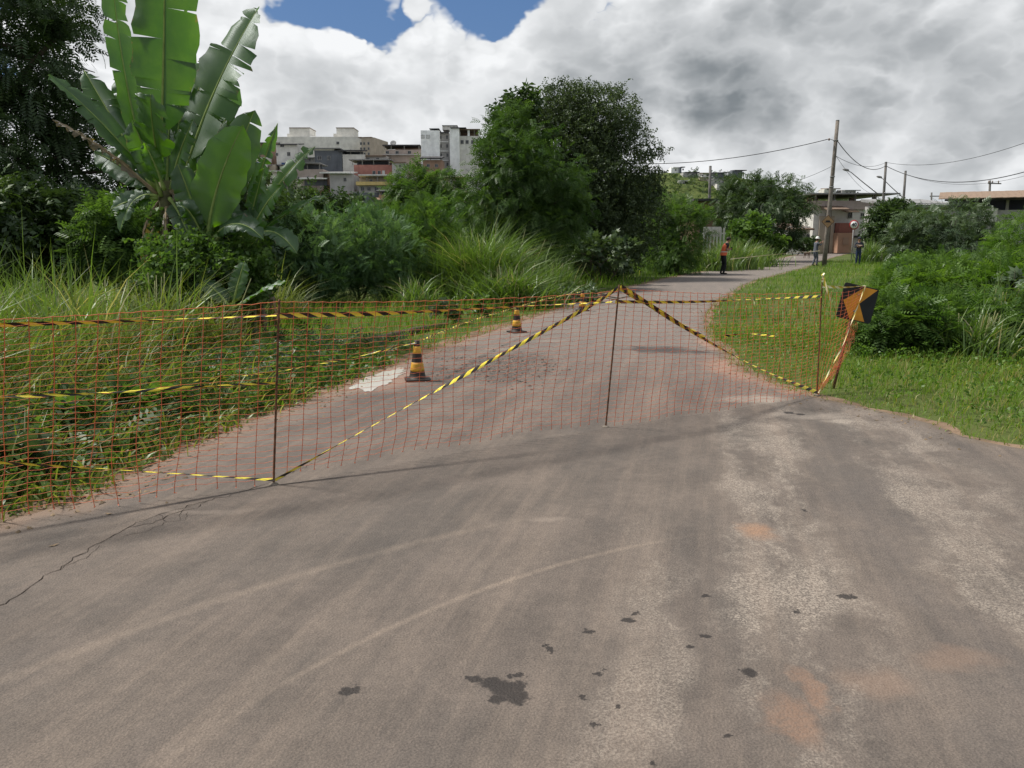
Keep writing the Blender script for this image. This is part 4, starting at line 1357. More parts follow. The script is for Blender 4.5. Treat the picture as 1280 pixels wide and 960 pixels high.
PB, PT = [], []
for bpx, tpx, lab in [((-190, 684), (-196, 402), 'rusty steel bar holding the net over the tall grass, before the grass weeds'),
                      ((342, 607), (349, 374), 'rusty steel bar standing on the long crack in the road'),
                      ((757, 535), (774, 356), 'rusty leaning steel bar standing in the middle of the road'),
                      ((1021, 495), (1028, 348), 'rusty steel bar at the grass edge next to the chevron sign')]:
    b_, t_ = steel_post(bpx, tpx, lab)
    PB.append(b_); PT.append(t_)

# ------------------------------------------------------------------ orange net
mn = bpy.data.materials.new('orange_net')
mn.use_nodes = True
t = NT(mn.node_tree)
b = t.n['Principled BSDF']
pos = t.node('ShaderNodeNewGeometry').outputs['Position']
c = t.mix(t.noise(pos, 3, 4, 0.6), (0.43, 0.060, 0.025), (0.60, 0.165, 0.055))
t.put(b.inputs['Base Color'], c)
b.inputs['Roughness'].default_value = 0.45
NETM = mn
net = tag(empty('barrier_net', PB[1]), 'orange plastic barrier net stretched across the whole road', 'net')
rdn = random.Random(12)


def net_panel(b0, b1, t0, t1, cols, rows, sag, belly, seed, wave=0.02, bot=0.0, name='net_panel'):
    """surface(s,t): s along the run, t from the top edge to the bottom edge"""
    o = net.location
    nrm = Vector((-(b1 - b0).y, (b1 - b0).x, 0)).normalized()
    run = (b1 - b0).normalized()

    def surf(s, v):
        top = t0.lerp(t1, s) - Vector((0, 0, sag * 4 * s * (1 - s)))
        btm = b0.lerp(b1, s) + Vector((0, 0, bot + 0.02 + 0.012 * math.sin(s * 17 + seed)))
        q = top.lerp(btm, v)
        e = math.sin(math.pi * min(1, max(0, s)))
        q += nrm * (belly * e * math.sin(math.pi * v * 0.8) + wave * e * mnoise.noise(Vector((s * 9, v * 2.2, seed))))
        q += run * (wave * 1.3 * e * mnoise.noise(Vector((s * 6, v * 3.0, seed + 5))) * v)
        return q - o
    mb = MB()
    NV = rows
    grid = []
    for i in range(cols + 1):
        s = i / cols
        col = [surf(s, 1.0 * k / NV) for k in range(NV + 1)]
        grid.append(col)
        r = 0.0023
        mb.tube(col + [col[-1] + Vector((rdn.uniform(-.01, .01), rdn.uniform(-.01, .01), -0.004))], r, 4, smooth=False)
        for k in range(0, NV + 1):
            q = col[k]                      # knot at each crossing
            w_ = 0.0046
            vs = [q + run * w_ * 1.5, q - run * w_ * 1.5, q + nrm * w_ * .7, q - nrm * w_ * .7, q + Vector((0, 0, w_)), q - Vector((0, 0, w_))]
            mb._add(vs, [(0, 2, 4), (2, 1, 4), (1, 3, 4), (3, 0, 4), (2, 0, 5), (1, 2, 5), (3, 1, 5), (0, 3, 5)], 0)
    for k in range(NV + 1):
        if k == NV: continue
        dz = 0.010
        pts = []
        for i in range(cols + 1):
            pts.append(grid[i][k])
            if i < cols:
                pts.append((grid[i][k] + grid[i + 1][k]) / 2 + Vector((0, 0, -0.004 * (1 + math.sin(i * 3.1 + k)))))
        mb.tube(pts, 0.0025 if k == 0 else 0.0014, 3, smooth=False, caps=False)
    return mb.build(name, NETM, net)


net_panel(PB[0], PB[1], PT[0] - Vector((0, 0, .02)), PT[1] - Vector((0, 0, .015)), 19, 32, 0.015, 0.05, 1.0, 0.05, 0.01)
net_panel(PB[1], PB[2], PT[1] - Vector((0, 0, .015)), PT[2] - Vector((0, 0, .05)), 30, 32, 0.03, 0.03, 2.0, 0.05, 0.05)
net_panel(PB[2], PB[3], PT[2] - Vector((0, 0, .03)), PT[3] - Vector((0, 0, .14)), 29, 32, 0.03, -0.05, 3.0, 0.05, 0.0)

# ------------------------------------------------------------------ chevron sign on a tilted stake
YS = 8.75
sc_ = at(1072, 379, YS)
foot = gp(1040, 486)
root = tag(empty('chevron_sign', foot), 'black road sign with a yellow chevron pointing left, tilted beside the net', 'sign')
SIGN_BLACK = mat('sign_black', (0.012, 0.013, 0.018), 0.45, 0.2, 8)
SIGN_BACK = mat('sign_back', (0.25, 0.25, 0.25), 0.5, 0.2, 8, metal=0.6)
SIGN_YEL = mat('sign_yellow', (0.62, 0.27, 0.030), 0.5, 0.12, 6, dirt=0.3, dirtcol=(0.2, 0.1, 0.03))
tilt = R(12)
Ms = Matrix.Translation(sc_ - foot) @ Matrix.Rotation(R(8), 4, 'Z') @ Matrix.Rotation(tilt, 4, 'Y')


def rrect(hw, hh, r, n=5):
    out = []
    for (cx, cz, a0) in ((hw - r, hh - r, 0), (-hw + r, hh - r, 90), (-hw + r, -hh + r, 180), (hw - r, -hh + r, 270)):
        for k in range(n + 1):
            a = R(a0 + 90 * k / n)
            out.append((cx + r * math.cos(a), cz + r * math.sin(a)))
    return out


HW, HH = 0.208, 0.192
plate = MB().prism(rrect(HW, HH, 0.03), 0.003, Ms).build('plate', SIGN_BLACK, root)
ch = [(-HW + .035, 0.0), (0.035, HH - .010), (HW - .020, HH - .012), (0.020, 0.0), (HW - .075, -HH + .010), (0.0 - .045, -HH + .010)]
MB().prism(ch, 0.002, Ms @ Matrix.Translation((0, -0.0025, 0))).build('chevron', SIGN_YEL, root)
up = (Ms.to_3x3() @ Vector((0, 0, 1)))
cpt = Ms.translation + Vector((0, 0.03, 0))
st = MB()
st.tube([Vector((0, 0, -.08)), cpt * 0.5 + Vector((0, .01, 0)), cpt + up * 0.16], 0.015, 10)
st.build('stake', RUST, root)
for sz in (0.09, -0.09):
    MB().lathe([(0.010, 0), (0.010, .004), (0.004, .006)], sides=8, M=Ms @ Matrix.Translation((-0.02, -0.005, sz)) @ Matrix.Rotation(R(90), 4, 'X')).build('bolt', SIGN_BACK, root)

# net gathered from the last post to the sign
TS = at(1081, 357, YS - .06)
o = net.location
mb = MB()
foot3 = PB[3] + Vector((0.0, -0.01, 0.05))
NR = 26
right_edge = [TS, at(1074, 377, YS - .08), at(1067, 402, YS - .05), at(1059, 432, YS - .15), at(1040, 468, YS - .3), foot3]


def redge(v):
    f = v * (len(right_edge) - 1)
    i = min(int(f), len(right_edge) - 2)
    return right_edge[i].lerp(right_edge[i + 1], f - i)


for i in range(9):
    s = i / 8
    col = []
    for k in range(NR + 1):
        v = k / NR
        lp = PT[3].lerp(PB[3], v) - Vector((0, 0, 0.12 * (1 - v)))
        q = lp.lerp(redge(v), s) + Vector((0, 0.03 * math.sin(v * 9 + s * 5), -0.04 * math.sin(math.pi * s) * (1 - v)))
        col.append(q - o)
    mb.tube(col, 0.002, 4, smooth=False)
for k in range(NR + 1):
    v = k / NR
    pts = []
    for i in range(17):
        s = i / 16
        lp = PT[3].lerp(PB[3], v) - Vector((0, 0, 0.12 * (1 - v)))
        pts.append(lp.lerp(redge(v), s) + Vector((0, 0.03 * math.sin(v * 9 + s * 5), -0.05 * math.sin(math.pi * s))) - o)
    mb.tube(pts, 0.0013, 3, smooth=False, caps=False)
mb.build('net_panel', NETM, net)
mb = MB()
rdn = random.Random(3)
for i in range(9):                      # the bunched end
    pts = []
    a0, b0 = rdn.uniform(-1, 1), rdn.uniform(-1, 1)
    for k in range(20):
        v = 0.40 + 0.60 * k / 19
        wdt = 0.045 * math.sin(math.pi * min(1, v * 0.95)) + 0.006
        q = redge(v) + Vector((a0 * wdt + 0.012 * math.sin(k * 1.9 + i), b0 * 0.03 + 0.01 * math.cos(k * 2.3 + i), 0.012 * math.sin(k * 2.7 + i * 2)))
        pts.append(q - o)
    mb.tube(pts, 0.0013, 4, smooth=False)
for i in range(34):
    v = rdn.uniform(.42, .8)
    c0 = redge(v)
    wdt = 0.055 * math.sin(math.pi * min(1, v * 0.95))
    mb.tube([c0 + Vector((-wdt, rdn.uniform(-.03, .02), rdn.uniform(-.02, .02))) - o, c0 + Vector((0, rdn.uniform(-.03, .02), rdn.uniform(-.02, .02))) - o, c0 + Vector((wdt, rdn.uniform(-.03, .02), rdn.uniform(-.02, .02))) - o], 0.0012, 3, smooth=False)
mb.build('gathered_end', NETM, net)

# ------------------------------------------------------------------ striped tape
mt = bpy.data.materials.new('striped_tape')
mt.use_nodes = True
t = NT(mt.node_tree)
b = t.n['Principled BSDF']
uvn = t.node('ShaderNodeUVMap')
uvn.uv_map = 'UVMap'
ux, uy, _z = t.xyz(uvn.outputs[0])
st_ = t.m('FRACT', t.m('ADD', t.m('DIVIDE', ux, 0.135), t.m('MULTIPLY', uy, 0.55)))
c = t.mix(t.m('GREATER_THAN', st_, 0.5), (0.80, 0.66, 0.060), (0.016, 0.013, 0.012))
dst = t.noise(t.node('ShaderNodeNewGeometry').outputs['Position'], 9, 4, 0.7)
c = t.mix(t.m('MULTIPLY', t.rng(dst, 0.45, 0.75), 0.20), c, (0.20, 0.16, 0.11))
t.put(b.inputs['Base Color'], c)
b.inputs['Roughness'].default_value = 0.38
b.inputs['Specular IOR Level'].default_value = 0.4
TAPE = mt
mt2 = mt.copy(); mt2.name = 'pale_striped_tape'
for nd in mt2.node_tree.nodes:
    if nd.type == 'MIX' and nd.inputs[7].default_value[0] < 0.1:
        nd.inputs[6].default_value = (0.78, 0.74, 0.48, 1)
        nd.inputs[7].default_value = (0.52, 0.42, 0.06, 1)
TAPE2 = mt2


def tape(name, label, pts, width, twist, seed, m=None, sag=0.0, phase=0.0, roll=0.12, group='striped barrier tapes', parent=None):
    """ribbon along pts, gently twisted"""
    P = catmull([Vector(q) for q in pts], 14) if len(pts) > 2 else [Vector(pts[0]).lerp(Vector(pts[1]), k / 30) for k in range(31)]
    n = len(P)
    Ltot = sum((P[i + 1] - P[i]).length for i in range(n - 1))
    m_ = max(n, int(Ltot / 0.035))
    acc = [0]
    for i in range(n - 1): acc.append(acc[-1] + (P[i + 1] - P[i]).length)
    Q = []
    j = 0
    for k in range(m_ + 1):
        s = Ltot * k / m_
        while j < n - 2 and acc[j + 1] < s: j += 1
        f = (s - acc[j]) / max(1e-9, acc[j + 1] - acc[j])
        Q.append(P[j].lerp(P[j + 1], f) - Vector((0, 0, sag * 4 * (k / m_) * (1 - k / m_))))
    c0 = Q[0]
    VV, FF, UV = [], [], []
    for k, q in enumerate(Q):
        d = (Q[min(k + 1, m_)] - Q[max(k - 1, 0)]).normalized()
        up = Vector((0, 0, 1)); up = (up - d * up.dot(d)).normalized()
        sd = d.cross(up)
        a = phase + twist * Ltot * k / m_ * 6.28 + 0.5 * mnoise.noise(Vector((k * 0.05, seed, 0)))
        ax = up * math.cos(a) + sd * math.sin(a)
        bx = sd * math.cos(a) - up * math.sin(a)
        hw = width / 2 * (0.8 + 0.3 * mnoise.noise(Vector((k * 0.08, seed, 7))))
        for g in (-1, -0.33, 0.33, 1):
            VV.append(q - c0 + ax * hw * g + bx * (roll * width * (g * g - 0.4)))
            UV.append((Ltot * k / m_, (g + 1) / 2))
    for k in range(m_):
        for g in range(3):
            i = k * 4 + g
            FF.append((i, i + 1, i + 5, i + 4))
    me = np_mesh(name, [tuple(v) for v in VV], FF, smooth=True)
    uvl = me.uv_layers.new(name='UVMap')
    lv = np.zeros(len(me.loops), np.int32)
    me.loops.foreach_get('vertex_index', lv)
    uvl.data.foreach_set('uv', np.array(UV, np.float32)[lv].ravel())
    ob = link(name, me, m or TAPE, parent)
    ob.location = c0
    if parent is None: tag(ob, label, 'tape', group)
    return ob


def fence_pt(px, py, k, s=None):
    """point on the net run k (between post k and k+1) seen along this line of sight"""
    d = ray(px, py)
    a, e = PB[k], PB[k + 1] - PB[k]
    nr_ = Vector((-e.y, e.x, 0))
    tt_ = nr_.dot(a) / nr_.dot(d)
    q = d * tt_
    return Vector((q.x, q.y, CAM_Z + q.z)) + nr_.normalized() * -0.012


tape('barrier_tape', 'yellow and black tape along the net top from the tall grass to the first bar', [fence_pt(-190, 419, 0), fence_pt(0, 406, 0), fence_pt(180, 400, 0), fence_pt(345, 394, 0)], 0.042, 0.10, 1, phase=.3)
tape('barrier_tape', 'yellow and black tape along the net top from the first bar to the leaning bar', [fence_pt(347, 394, 1), fence_pt(480, 391, 1), fence_pt(620, 384, 1), fence_pt(764, 377, 1)], 0.042, 0.10, 2, phase=.1)
tape('barrier_tape', 'yellow and black tape along the net top from the leaning bar to the grass edge', [fence_pt(768, 377, 2), fence_pt(860, 377, 2), fence_pt(940, 374, 2), fence_pt(1025, 370, 2)], 0.040, 0.12, 3, phase=.2)
tape('barrier_tape', 'yellow and black tape rising from the first bar foot to the leaning bar top', [fence_pt(343, 599, 1), fence_pt(480, 523, 1), fence_pt(620, 446, 1), fence_pt(735, 383, 1), fence_pt(773, 359, 1)], 0.038, 0.14, 4, phase=.6)
tape('barrier_tape', 'low yellow and black tape from the tall grass to the first bar foot', [fence_pt(-190, 566, 0), fence_pt(0, 577, 0), fence_pt(170, 588, 0), fence_pt(342, 599, 0)], 0.038, 0.12, 5, phase=.3)
tape('barrier_tape', 'thick striped tape falling from the leaning bar top to the grass edge bar foot', [fence_pt(774, 358, 2), fence_pt(800, 374, 2), fence_pt(870, 418, 2), fence_pt(950, 461, 2), fence_pt(1021, 490, 2)], 0.050, 0.14, 6, phase=.2)
tape('barrier_tape', 'second strand of tape doubling the falling one at the leaning bar top', [fence_pt(774, 360, 2), fence_pt(800, 377, 2), fence_pt(830, 392, 2), fence_pt(880, 422, 2)], 0.045, 0.3, 16, phase=.9)
tape('barrier_tape', 'thin crumpled tape across the middle of the net over the tall grass', [fence_pt(-190, 506, 0), fence_pt(0, 497, 0), fence_pt(150, 489, 0), fence_pt(344, 478, 0)], 0.024, 0.9, 7, phase=.8, roll=.3)
tape('barrier_tape', 'short tape from the grass edge bar top to the chevron sign', [PT[3] - Vector((0, .01, .08)), at(1055, 359, YS - .3), at(1082, 357, YS - .03)], 0.030, 0.3, 8, TAPE2)
tape('barrier_tape', 'pale tape running down the gathered net end from the chevron sign', [at(1082, 357, YS - .10), at(1070, 388, YS - .13), at(1054, 430, YS - .25), PB[3] + Vector((0, -.03, .04))], 0.017, 2.0, 9, TAPE2)
tape('barrier_tape', 'loose yellow tape end hanging at the grass edge bar top', [PT[3] + Vector((0.0, -.012, .03)), PT[3] + Vector((.02, -.03, -.05)), PT[3] + Vector((.05, -.04, -.14)), PT[3] + Vector((.085, -.03, -.22))], 0.030, 0.8, 10, TAPE2)
tape('barrier_tape', 'yellow tape knot tied on the grass edge bar top', [PT[3] + Vector((-.012, -.012, -.03)), PT[3] + Vector((.014, -.014, .0)), PT[3] + Vector((-.010, -.012, .03)), PT[3] + Vector((.01, -.012, .055))], 0.034, 3.0, 14, TAPE2)
g0, g1 = gp(905, 428), gp(968, 428)
tape('barrier_tape', 'torn tape scrap lying on the grass behind the net', [g0 + Vector((0, 0, .10)), g0.lerp(g1, .5) + Vector((0, .1, .13)), g1 + Vector((0, 0, .10))], 0.05, .5, 11, TAPE)

# ------------------------------------------------------------------ traffic cones
CONE_DARK = mat('cone_dark', (0.030, 0.022, 0.018), 0.6, 0.3, 10)
CONE_YEL = mat('cone_yellow', (0.55, 0.30, 0.035), 0.55, 0.2, 8, dirt=0.5)
CONES = []


def cone(px, py, h, label, rz, leanx=0.0):
    g = gp(px, py)
    g.z = ZR
    root = tag(empty('traffic_cone', g, rz), label, 'cone', 'striped traffic cones beside the road')
    k = h / 0.50
    hb = 0.026 * k
    base = MB()
    a = 0.155 * k
    Mb = Matrix.Rotation(R(90), 4, 'X')
    base.prism([(x, z) for x, z in rrect(a, a, .035 * k)], -hb, Matrix.Rotation(R(90), 4, 'X') @ Matrix.Identity(4))
    for i, v in enumerate(base.v): base.v[i] = (v[0], v[1], abs(v[2]))
    base.build('base', CONE_DARK, root)

    def rad(z): return (0.108 - (0.108 - 0.030) * (z / h) ** 0.85) * k
    nseg = 8
    body = [(rad(0) + .012 * k, hb * .9)] + [(rad(h * i / nseg), hb + (h - hb) * i / nseg) for i in range(nseg + 1)] + [(0.018 * k, h + .004), (0.018 * k, h + .003)]
    MB().lathe(body, sides=20).build('cone_body', CONE_DARK, root)
    for z0, z1 in ((0.24, 0.46), (0.68, 0.86)):
        pr = []
        for i in range(5):
            z = h * (z0 + (z1 - z0) * i / 4)
            pr.append((rad((z - hb) / (h - hb) * h) + .0025, z))
        pr = [(pr[0][0] - .004, pr[0][1])] + pr + [(pr[-1][0] - .004, pr[-1][1])]
        MB().lathe(pr, sides=20).build('yellow_band', CONE_YEL, root)
    CONES.append(g + Vector((0, 0, h)))
    return root


cone(522, 476, 0.46, 'black and yellow striped cone beside the pale puddle', .2)
cone(646, 416, 0.46, 'black and yellow striped cone between the puddle cone and the branch heap', .5)
cone(728, 389, 0.46, 'black and yellow striped cone beside the heap of cut branches', .1)
# tape strung along the cones
tape('barrier_tape', 'tape strung low from the net over the grass to the puddle cone', [gp(200, 520) + Vector((0, 0, .30)), gp(330, 497) + Vector((0, 0, .25)), gp(440, 475) + Vector((0, 0, .26)), CONES[0] + Vector((0, -.03, -.02))], 0.022, .9, 21, TAPE, group='tapes strung along the cones')
tape('barrier_tape', 'tape strung from the puddle cone to the second cone', [CONES[0] + Vector((0, .02, -.02)), CONES[0].lerp(CONES[1], .5) - Vector((.10, 0, .02)), CONES[1] + Vector((0, -.03, -.02))], 0.030, .8, 22, TAPE, group='tapes strung along the cones')
tape('barrier_tape', 'tape strung from the second cone to the branch heap cone', [CONES[1] + Vector((0, .02, -.02)), CONES[1].lerp(CONES[2], .5) - Vector((.10, 0, .02)), CONES[2] + Vector((0, -.03, -.02))], 0.034, .8, 23, TAPE, group='tapes strung along the cones')


# ------------------------------------------------------------------ houses
def wallm(name, col, dirt=0.45): return mat('wall_' + name, col, 0.9, 0.14, 0.5, 0.15, 6, dirt=dirt, dirtcol=tuple(c * 0.45 for c in col), spec=0.15)


WALL = {
    'beige': wallm('beige', (0.64, 0.62, 0.57), 0.25), 'white': wallm('white', (0.85, 0.85, 0.84), 0.2), 'grey': wallm('grey', (0.38, 0.37, 0.36)),
    'tan': wallm('tan', (0.42, 0.36, 0.29)), 'red': wallm('red', (0.36, 0.17, 0.14)), 'yellow': wallm('yellow', (0.55, 0.42, 0.18)),
    'brick': wallm('brick', (0.30, 0.20, 0.15)), 'orange': wallm('orange', (0.36, 0.22, 0.155)), 'slate': wallm('slate', (0.13, 0.14, 0.16)),
    'pink': wallm('pink', (0.36, 0.30, 0.265)), 'dirtywhite': wallm('dirtywhite', (0.62, 0.60, 0.56), 0.6), 'darkred': wallm('darkred', (0.24, 0.10, 0.08)),
}
GLASS = mat('window_dark', (0.018, 0.020, 0.024), 0.15, 0.2, 2, spec=0.6)
FRAME = mat('window_frame', (0.35, 0.34, 0.32), 0.6, 0.15, 2)
ROOFS = {'dark': mat('roof_dark', (0.055, 0.055, 0.06), 0.85, 0.3, 1.0, dirt=.5), 'grey': mat('roof_grey', (0.22, 0.22, 0.22), 0.8, 0.25, 1.0, dirt=.5),
         'pale': mat('roof_pale', (0.62, 0.62, 0.60), 0.6, 0.15, 1.0, dirt=.3), 'tile': mat('roof_tile', (0.22, 0.155, 0.110), 0.85, 0.22, 2.0, dirt=.4), 'brown': mat('roof_brown', (0.17, 0.12, 0.09), 0.85, 0.25, 1, dirt=.4)}
POSTM = mat('concrete_post', (0.26, 0.25, 0.23), 0.9, 0.2, 2)


class House:
    """front face given by its outline in the photograph at distance Y; local x right, y back, z up"""
    def __init__(self, name, label, cat, box, Y, depth, wall, yaw=0.0, group=None):
        x0, x1, y0, y1 = box
        a, b_ = at(x0, y1, Y), at(x1, y0, Y)
        self.w = (b_.x - a.x) / math.cos(yaw)
        self.Y = Y
        cx = (a.x + b_.x) / 2
        self.zt, self.zb = b_.z, a.z
        self.x0px, self.Ypx = x0, Y
        low = min(hz(cx + dx_, Y + dy_) for dx_ in (-self.w / 2, self.w / 2) for dy_ in (0, depth))
        self.base = min(low - 0.2, self.zb)
        self.root = tag(empty(name, (cx, Y, self.base), yaw), label, cat, group)
        self.cx, self.d, self.yaw = cx, depth, yaw
        self.h = self.zt - self.base
        self.wall_m = WALL[wall]
        mb = MB()
        mb.box((0, depth / 2, self.h / 2), (self.w, depth, self.h))
        self.wall = mb.build('wall', self.wall_m, self.root)

    def lx(self, px): return (at(px, 300, self.Y).x - self.cx) / math.cos(self.yaw)
    def lz(self, py): return at(640, py, self.Y).z - self.base

    def window(self, box, face='front', m=None, name='window', deep=0.0):
        x0, x1, y0, y1 = box
        if face == 'front':
            xa, xb = self.lx(x0), self.lx(x1)
            M = Matrix.Translation(((xa + xb) / 2, 0, 0))
            wd = xb - xa
        else:
            sg = 1 if face == 'right' else -1
            M = Matrix.Translation((sg * self.w / 2, (x0 + x1) / 2, 0)) @ Matrix.Rotation(R(90) * sg, 4, 'Z')
            wd = x1 - x0
        za, zb = self.lz(y1), self.lz(y0)
        zc, hh = (za + zb) / 2, zb - za
        fr = 0.07
        f = MB()
        f.box((-wd / 2 + fr / 2, -0.02, zc), (fr, 0.12, hh), M=M)
        f.box((wd / 2 - fr / 2, -0.02, zc), (fr, 0.12, hh), M=M)
        f.box((0, -0.02, zb - fr / 2), (wd - 2 * fr, 0.118, fr), M=M)
        f.box((0, -0.045, za + fr / 2), (wd - 2 * fr, 0.17, fr), M=M)
        f.box((0, -0.015, zc), (fr * .7, 0.09, hh - 2 * fr), M=M)
        wn = f.build(name, FRAME, self.root)
        g = MB(); g.box((0, -0.005, zc), (wd - 2 * fr, 0.03, hh - 2 * fr), M=M)
        g.build('pane', m or GLASS, wn)
        return wn

    def slab(self, box, y0, depth, m, name='roof', slope=0.0):
        """flat or pitched sheet: box in pixels (x0,x1,ytop,ybot); local y from y0"""
        xa, xb = self.lx(box[0]), self.lx(box[1])
        za, zb = self.lz(box[3]), self.lz(box[2])
        th = max(0.08, zb - za)
        M = Matrix.Translation(((xa + xb) / 2, y0 + depth / 2, (za + zb) / 2)) @ Matrix.Rotation(slope, 4, 'X')
        mb = MB(); mb.box((0, 0, 0), (xb - xa, depth, th), M=M)
        return mb.build(name, m, self.root)

    def block(self, box, y0, depth, m, name='wall'):
        return self.slab(box, y0, depth, m, name)

    def posts(self, pxs, ytop, ybot, y0, m=None, r=0.09, name='post'):
        for p_ in pxs:
            za, zb = self.lz(ybot), self.lz(ytop)
            mb = MB(); mb.box((self.lx(p_), y0, (za + zb) / 2), (r * 2, r * 2, zb - za + 0.1))
            mb.build(name, m or POSTM, self.root)

    def sheets(self, box, y0, depth, m, n, slope):
        """roof covering laid in separate sheets"""
        xa, xb = self.lx(box[0]), self.lx(box[1])
        za = self.lz(box[3])
        wv = (xb - xa) / n
        rf = MB(); rf.box(((xa + xb) / 2, y0 + depth / 2, za + depth / 2 * math.tan(slope) - .06), (xb - xa - .2, .12, .1))
        ro = rf.build('roof', ROOFS['dark'], self.root)
        base = None
        for i in range(n):
            if base is None:
                mb = MB(); mb.box((0, 0, 0), (wv * 1.06, depth / math.cos(slope), 0.05))
                base = mb.mesh('roof_sheet')
            q = link('roof_sheet', base, m, ro)
            q.location = (xa + wv * (i + .5), y0 + depth / 2, za + depth / 2 * math.tan(slope) + (0.012 if i % 2 else 0))
            q.rotation_euler = (slope, 0, 0)
        return ro


def fit_Y(px, py, y0, y1):
    """how far the land reaches this line of sight: the distance comes from the ground the house stands on"""
    best = min(np.arange(y0, y1, 2.0), key=lambda q: abs(at(px, py, q).z - hz(at(px, py, q).x, q)))
    return float(best)


HG = 'houses stacked up the hillside'
# long beige block on the crest
h = House('apartment_block', 'long beige apartment block with two stair towers on the hill crest', 'building', (341, 452, 171, 197), 262, 14, 'beige', 0)
h.block((366, 391, 159, 171.2), 2, 8, WALL['beige'], 'stair_tower'); h.block((424, 445, 159, 171.2), 2, 8, WALL['beige'], 'stair_tower')
h.block((363, 366, 166, 171.2), 2, 8, WALL['beige'], 'parapet'); h.block((420, 424, 166, 171.2), 2, 8, WALL['beige'], 'parapet'); h.block((391.5, 407, 170, 171.3), 1, 9, WALL['white'], 'parapet')
h.slab((366, 391.5, 158.3, 159.1), 1.8, 8.4, ROOFS['brown'], 'roof'); h.slab((423.5, 445.5, 158.3, 159.1), 1.8, 8.4, ROOFS['brown'], 'roof')
h.window((425, 428.5, 177, 180.5)); h.window((371, 373.5, 166.5, 169)) if False else None
h = House('apartment_block', 'end wing of the beige block, shade painted as tan, three columns of windows', 'building', (452, 468, 172, 198), 258, 12, 'tan', R(-12))  # side face of the beige block; its shade is painted as darker tan
for x in (453.5, 457.6, 463):
    for y in (177.5, 184, 190.5):
        h.window((x, x + 2.6, y, y + 3.6))
h.slab((451.5, 468.5, 171.2, 172), -.2, 12.4, ROOFS['brown'])
# white tower block
h = House('apartment_block', 'tall white apartment block with two roof openings above the shrubs', 'building', (527, 549, 163, 222), 236, 12, 'white')
for x in (528.5, 535): h.window((x, x + 4.6, 168.5, 173), m=ROOFS['pale'])
h.slab((539, 551, 160.4, 161.3), 0, 10, ROOFS['dark'], 'canopy'); h.posts((541, 549), 161, 163.2, 1)
h = House('apartment_block', 'recessed grey stair bay of the white block with stacked windows', 'building', (548.9, 562.6, 166.6, 222), 239, 9, 'grey')
for y in (169, 180, 191.5, 203):
    h.window((550, 554, y, y + 5)); h.window((559.3, 562, y, y + 5))
for y in (177, 188.5, 200): h.block((549.2, 562.3, y, y + .9), -.3, .4, WALL['white'], 'balcony_rail')
h.slab((548.8, 562.7, 165.6, 166.5), -1.2, 10, ROOFS['dark'])
h = House('apartment_block', 'white blank wing of the white block with a dark covered terrace', 'building', (562.7, 574, 160.5, 222), 236, 12, 'white')
h.block((554, 572, 155.6, 160.4), 3, 6, WALL['dirtywhite'], 'stair_tower'); h.slab((553.6, 572.6, 154.8, 155.5), 2.6, 6.8, ROOFS['grey'])
h.slab((565, 584, 159.4, 160.3), -.5, 13, ROOFS['dark'])
h = House('apartment_block', 'open upper terrace behind the blank white wing', 'building', (574.1, 601, 170, 222), 237, 11, 'dirtywhite')
h.slab((574.4, 601, 161.4, 162.4), -.6, 12, ROOFS['brown']); h.posts((587, 600), 162, 170.1, .2, WALL['white'], .3); h.posts((594,), 162, 170.1, .2)
h.block((575, 600, 163, 169.8), 6, .4, WALL['brick'], 'inner_wall')
for x in (577, 583, 590): h.window((x, x + 4, 175, 180))
# veranda house between
h = House('hillside_house', 'flat roofed house with a dark open veranda between the big blocks', 'house', (482.5, 527, 187, 203), 246, 9, 'pink', group=HG)
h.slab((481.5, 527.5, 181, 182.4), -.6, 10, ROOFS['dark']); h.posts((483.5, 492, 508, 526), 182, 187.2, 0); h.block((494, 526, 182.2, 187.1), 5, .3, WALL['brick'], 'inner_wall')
h.block((482, 527.4, 193.2, 194.2), -1.2, 1.1, WALL['grey'], 'balcony_rail')
for x in (485, 497, 512): h.window((x, x + 4.2, 188.6, 192.4))
dish = MB().lathe([(0.05, 0), (0.5, .06), (0.9, .22), (0.86, .23), (0.4, .10)], M=Matrix.Translation((h.lx(494), 1, h.lz(178.8))) @ Matrix.Rotation(R(60), 4, 'X')).tube([(h.lx(494), 1.2, h.lz(181.2)), (h.lx(494), 1.1, h.lz(179))], .05, 6)
dish.build('satellite_dish', ROOFS['grey'], h.root)
# the crowded slope
h = House('hillside_house', 'terracotta red house with a long dark awning', 'house', (443, 490, 206, 226), 226, 8, 'red', group=HG)
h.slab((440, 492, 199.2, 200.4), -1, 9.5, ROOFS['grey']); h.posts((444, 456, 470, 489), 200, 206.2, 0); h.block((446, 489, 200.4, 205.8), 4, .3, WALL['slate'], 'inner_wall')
for x in (468, 474.5): h.window((x, x + 4, 213.5, 219))
h.window((480, 483.5, 213, 219), m=ROOFS['pale'])
h = House('hillside_house', 'dark tarpaulin covered house below the beige block', 'house', (394, 428, 188, 212), 240, 8, 'slate', group=HG)
h.slab((392.5, 430, 185.2, 186.3), -1, 9.5, ROOFS['grey']); h.block((394, 422, 186.5, 188.1), -.2, .3, WALL['dirtywhite'], 'parapet'); h.window((401, 406, 195, 200)); h.window((413, 417, 195, 200))
h = House('hillside_house', 'open shed house with a dark pitched roof below the beige wing', 'house', (428.3, 455.5, 193, 212), 240, 7, 'dirtywhite', group=HG)
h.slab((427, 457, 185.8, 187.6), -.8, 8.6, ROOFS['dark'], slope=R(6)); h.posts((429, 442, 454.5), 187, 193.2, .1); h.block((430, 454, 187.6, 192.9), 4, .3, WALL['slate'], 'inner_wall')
h = House('hillside_house', 'yellow balcony house with a white sheet roof', 'house', (449, 492, 231, 246), 212, 8, 'grey', group=HG)
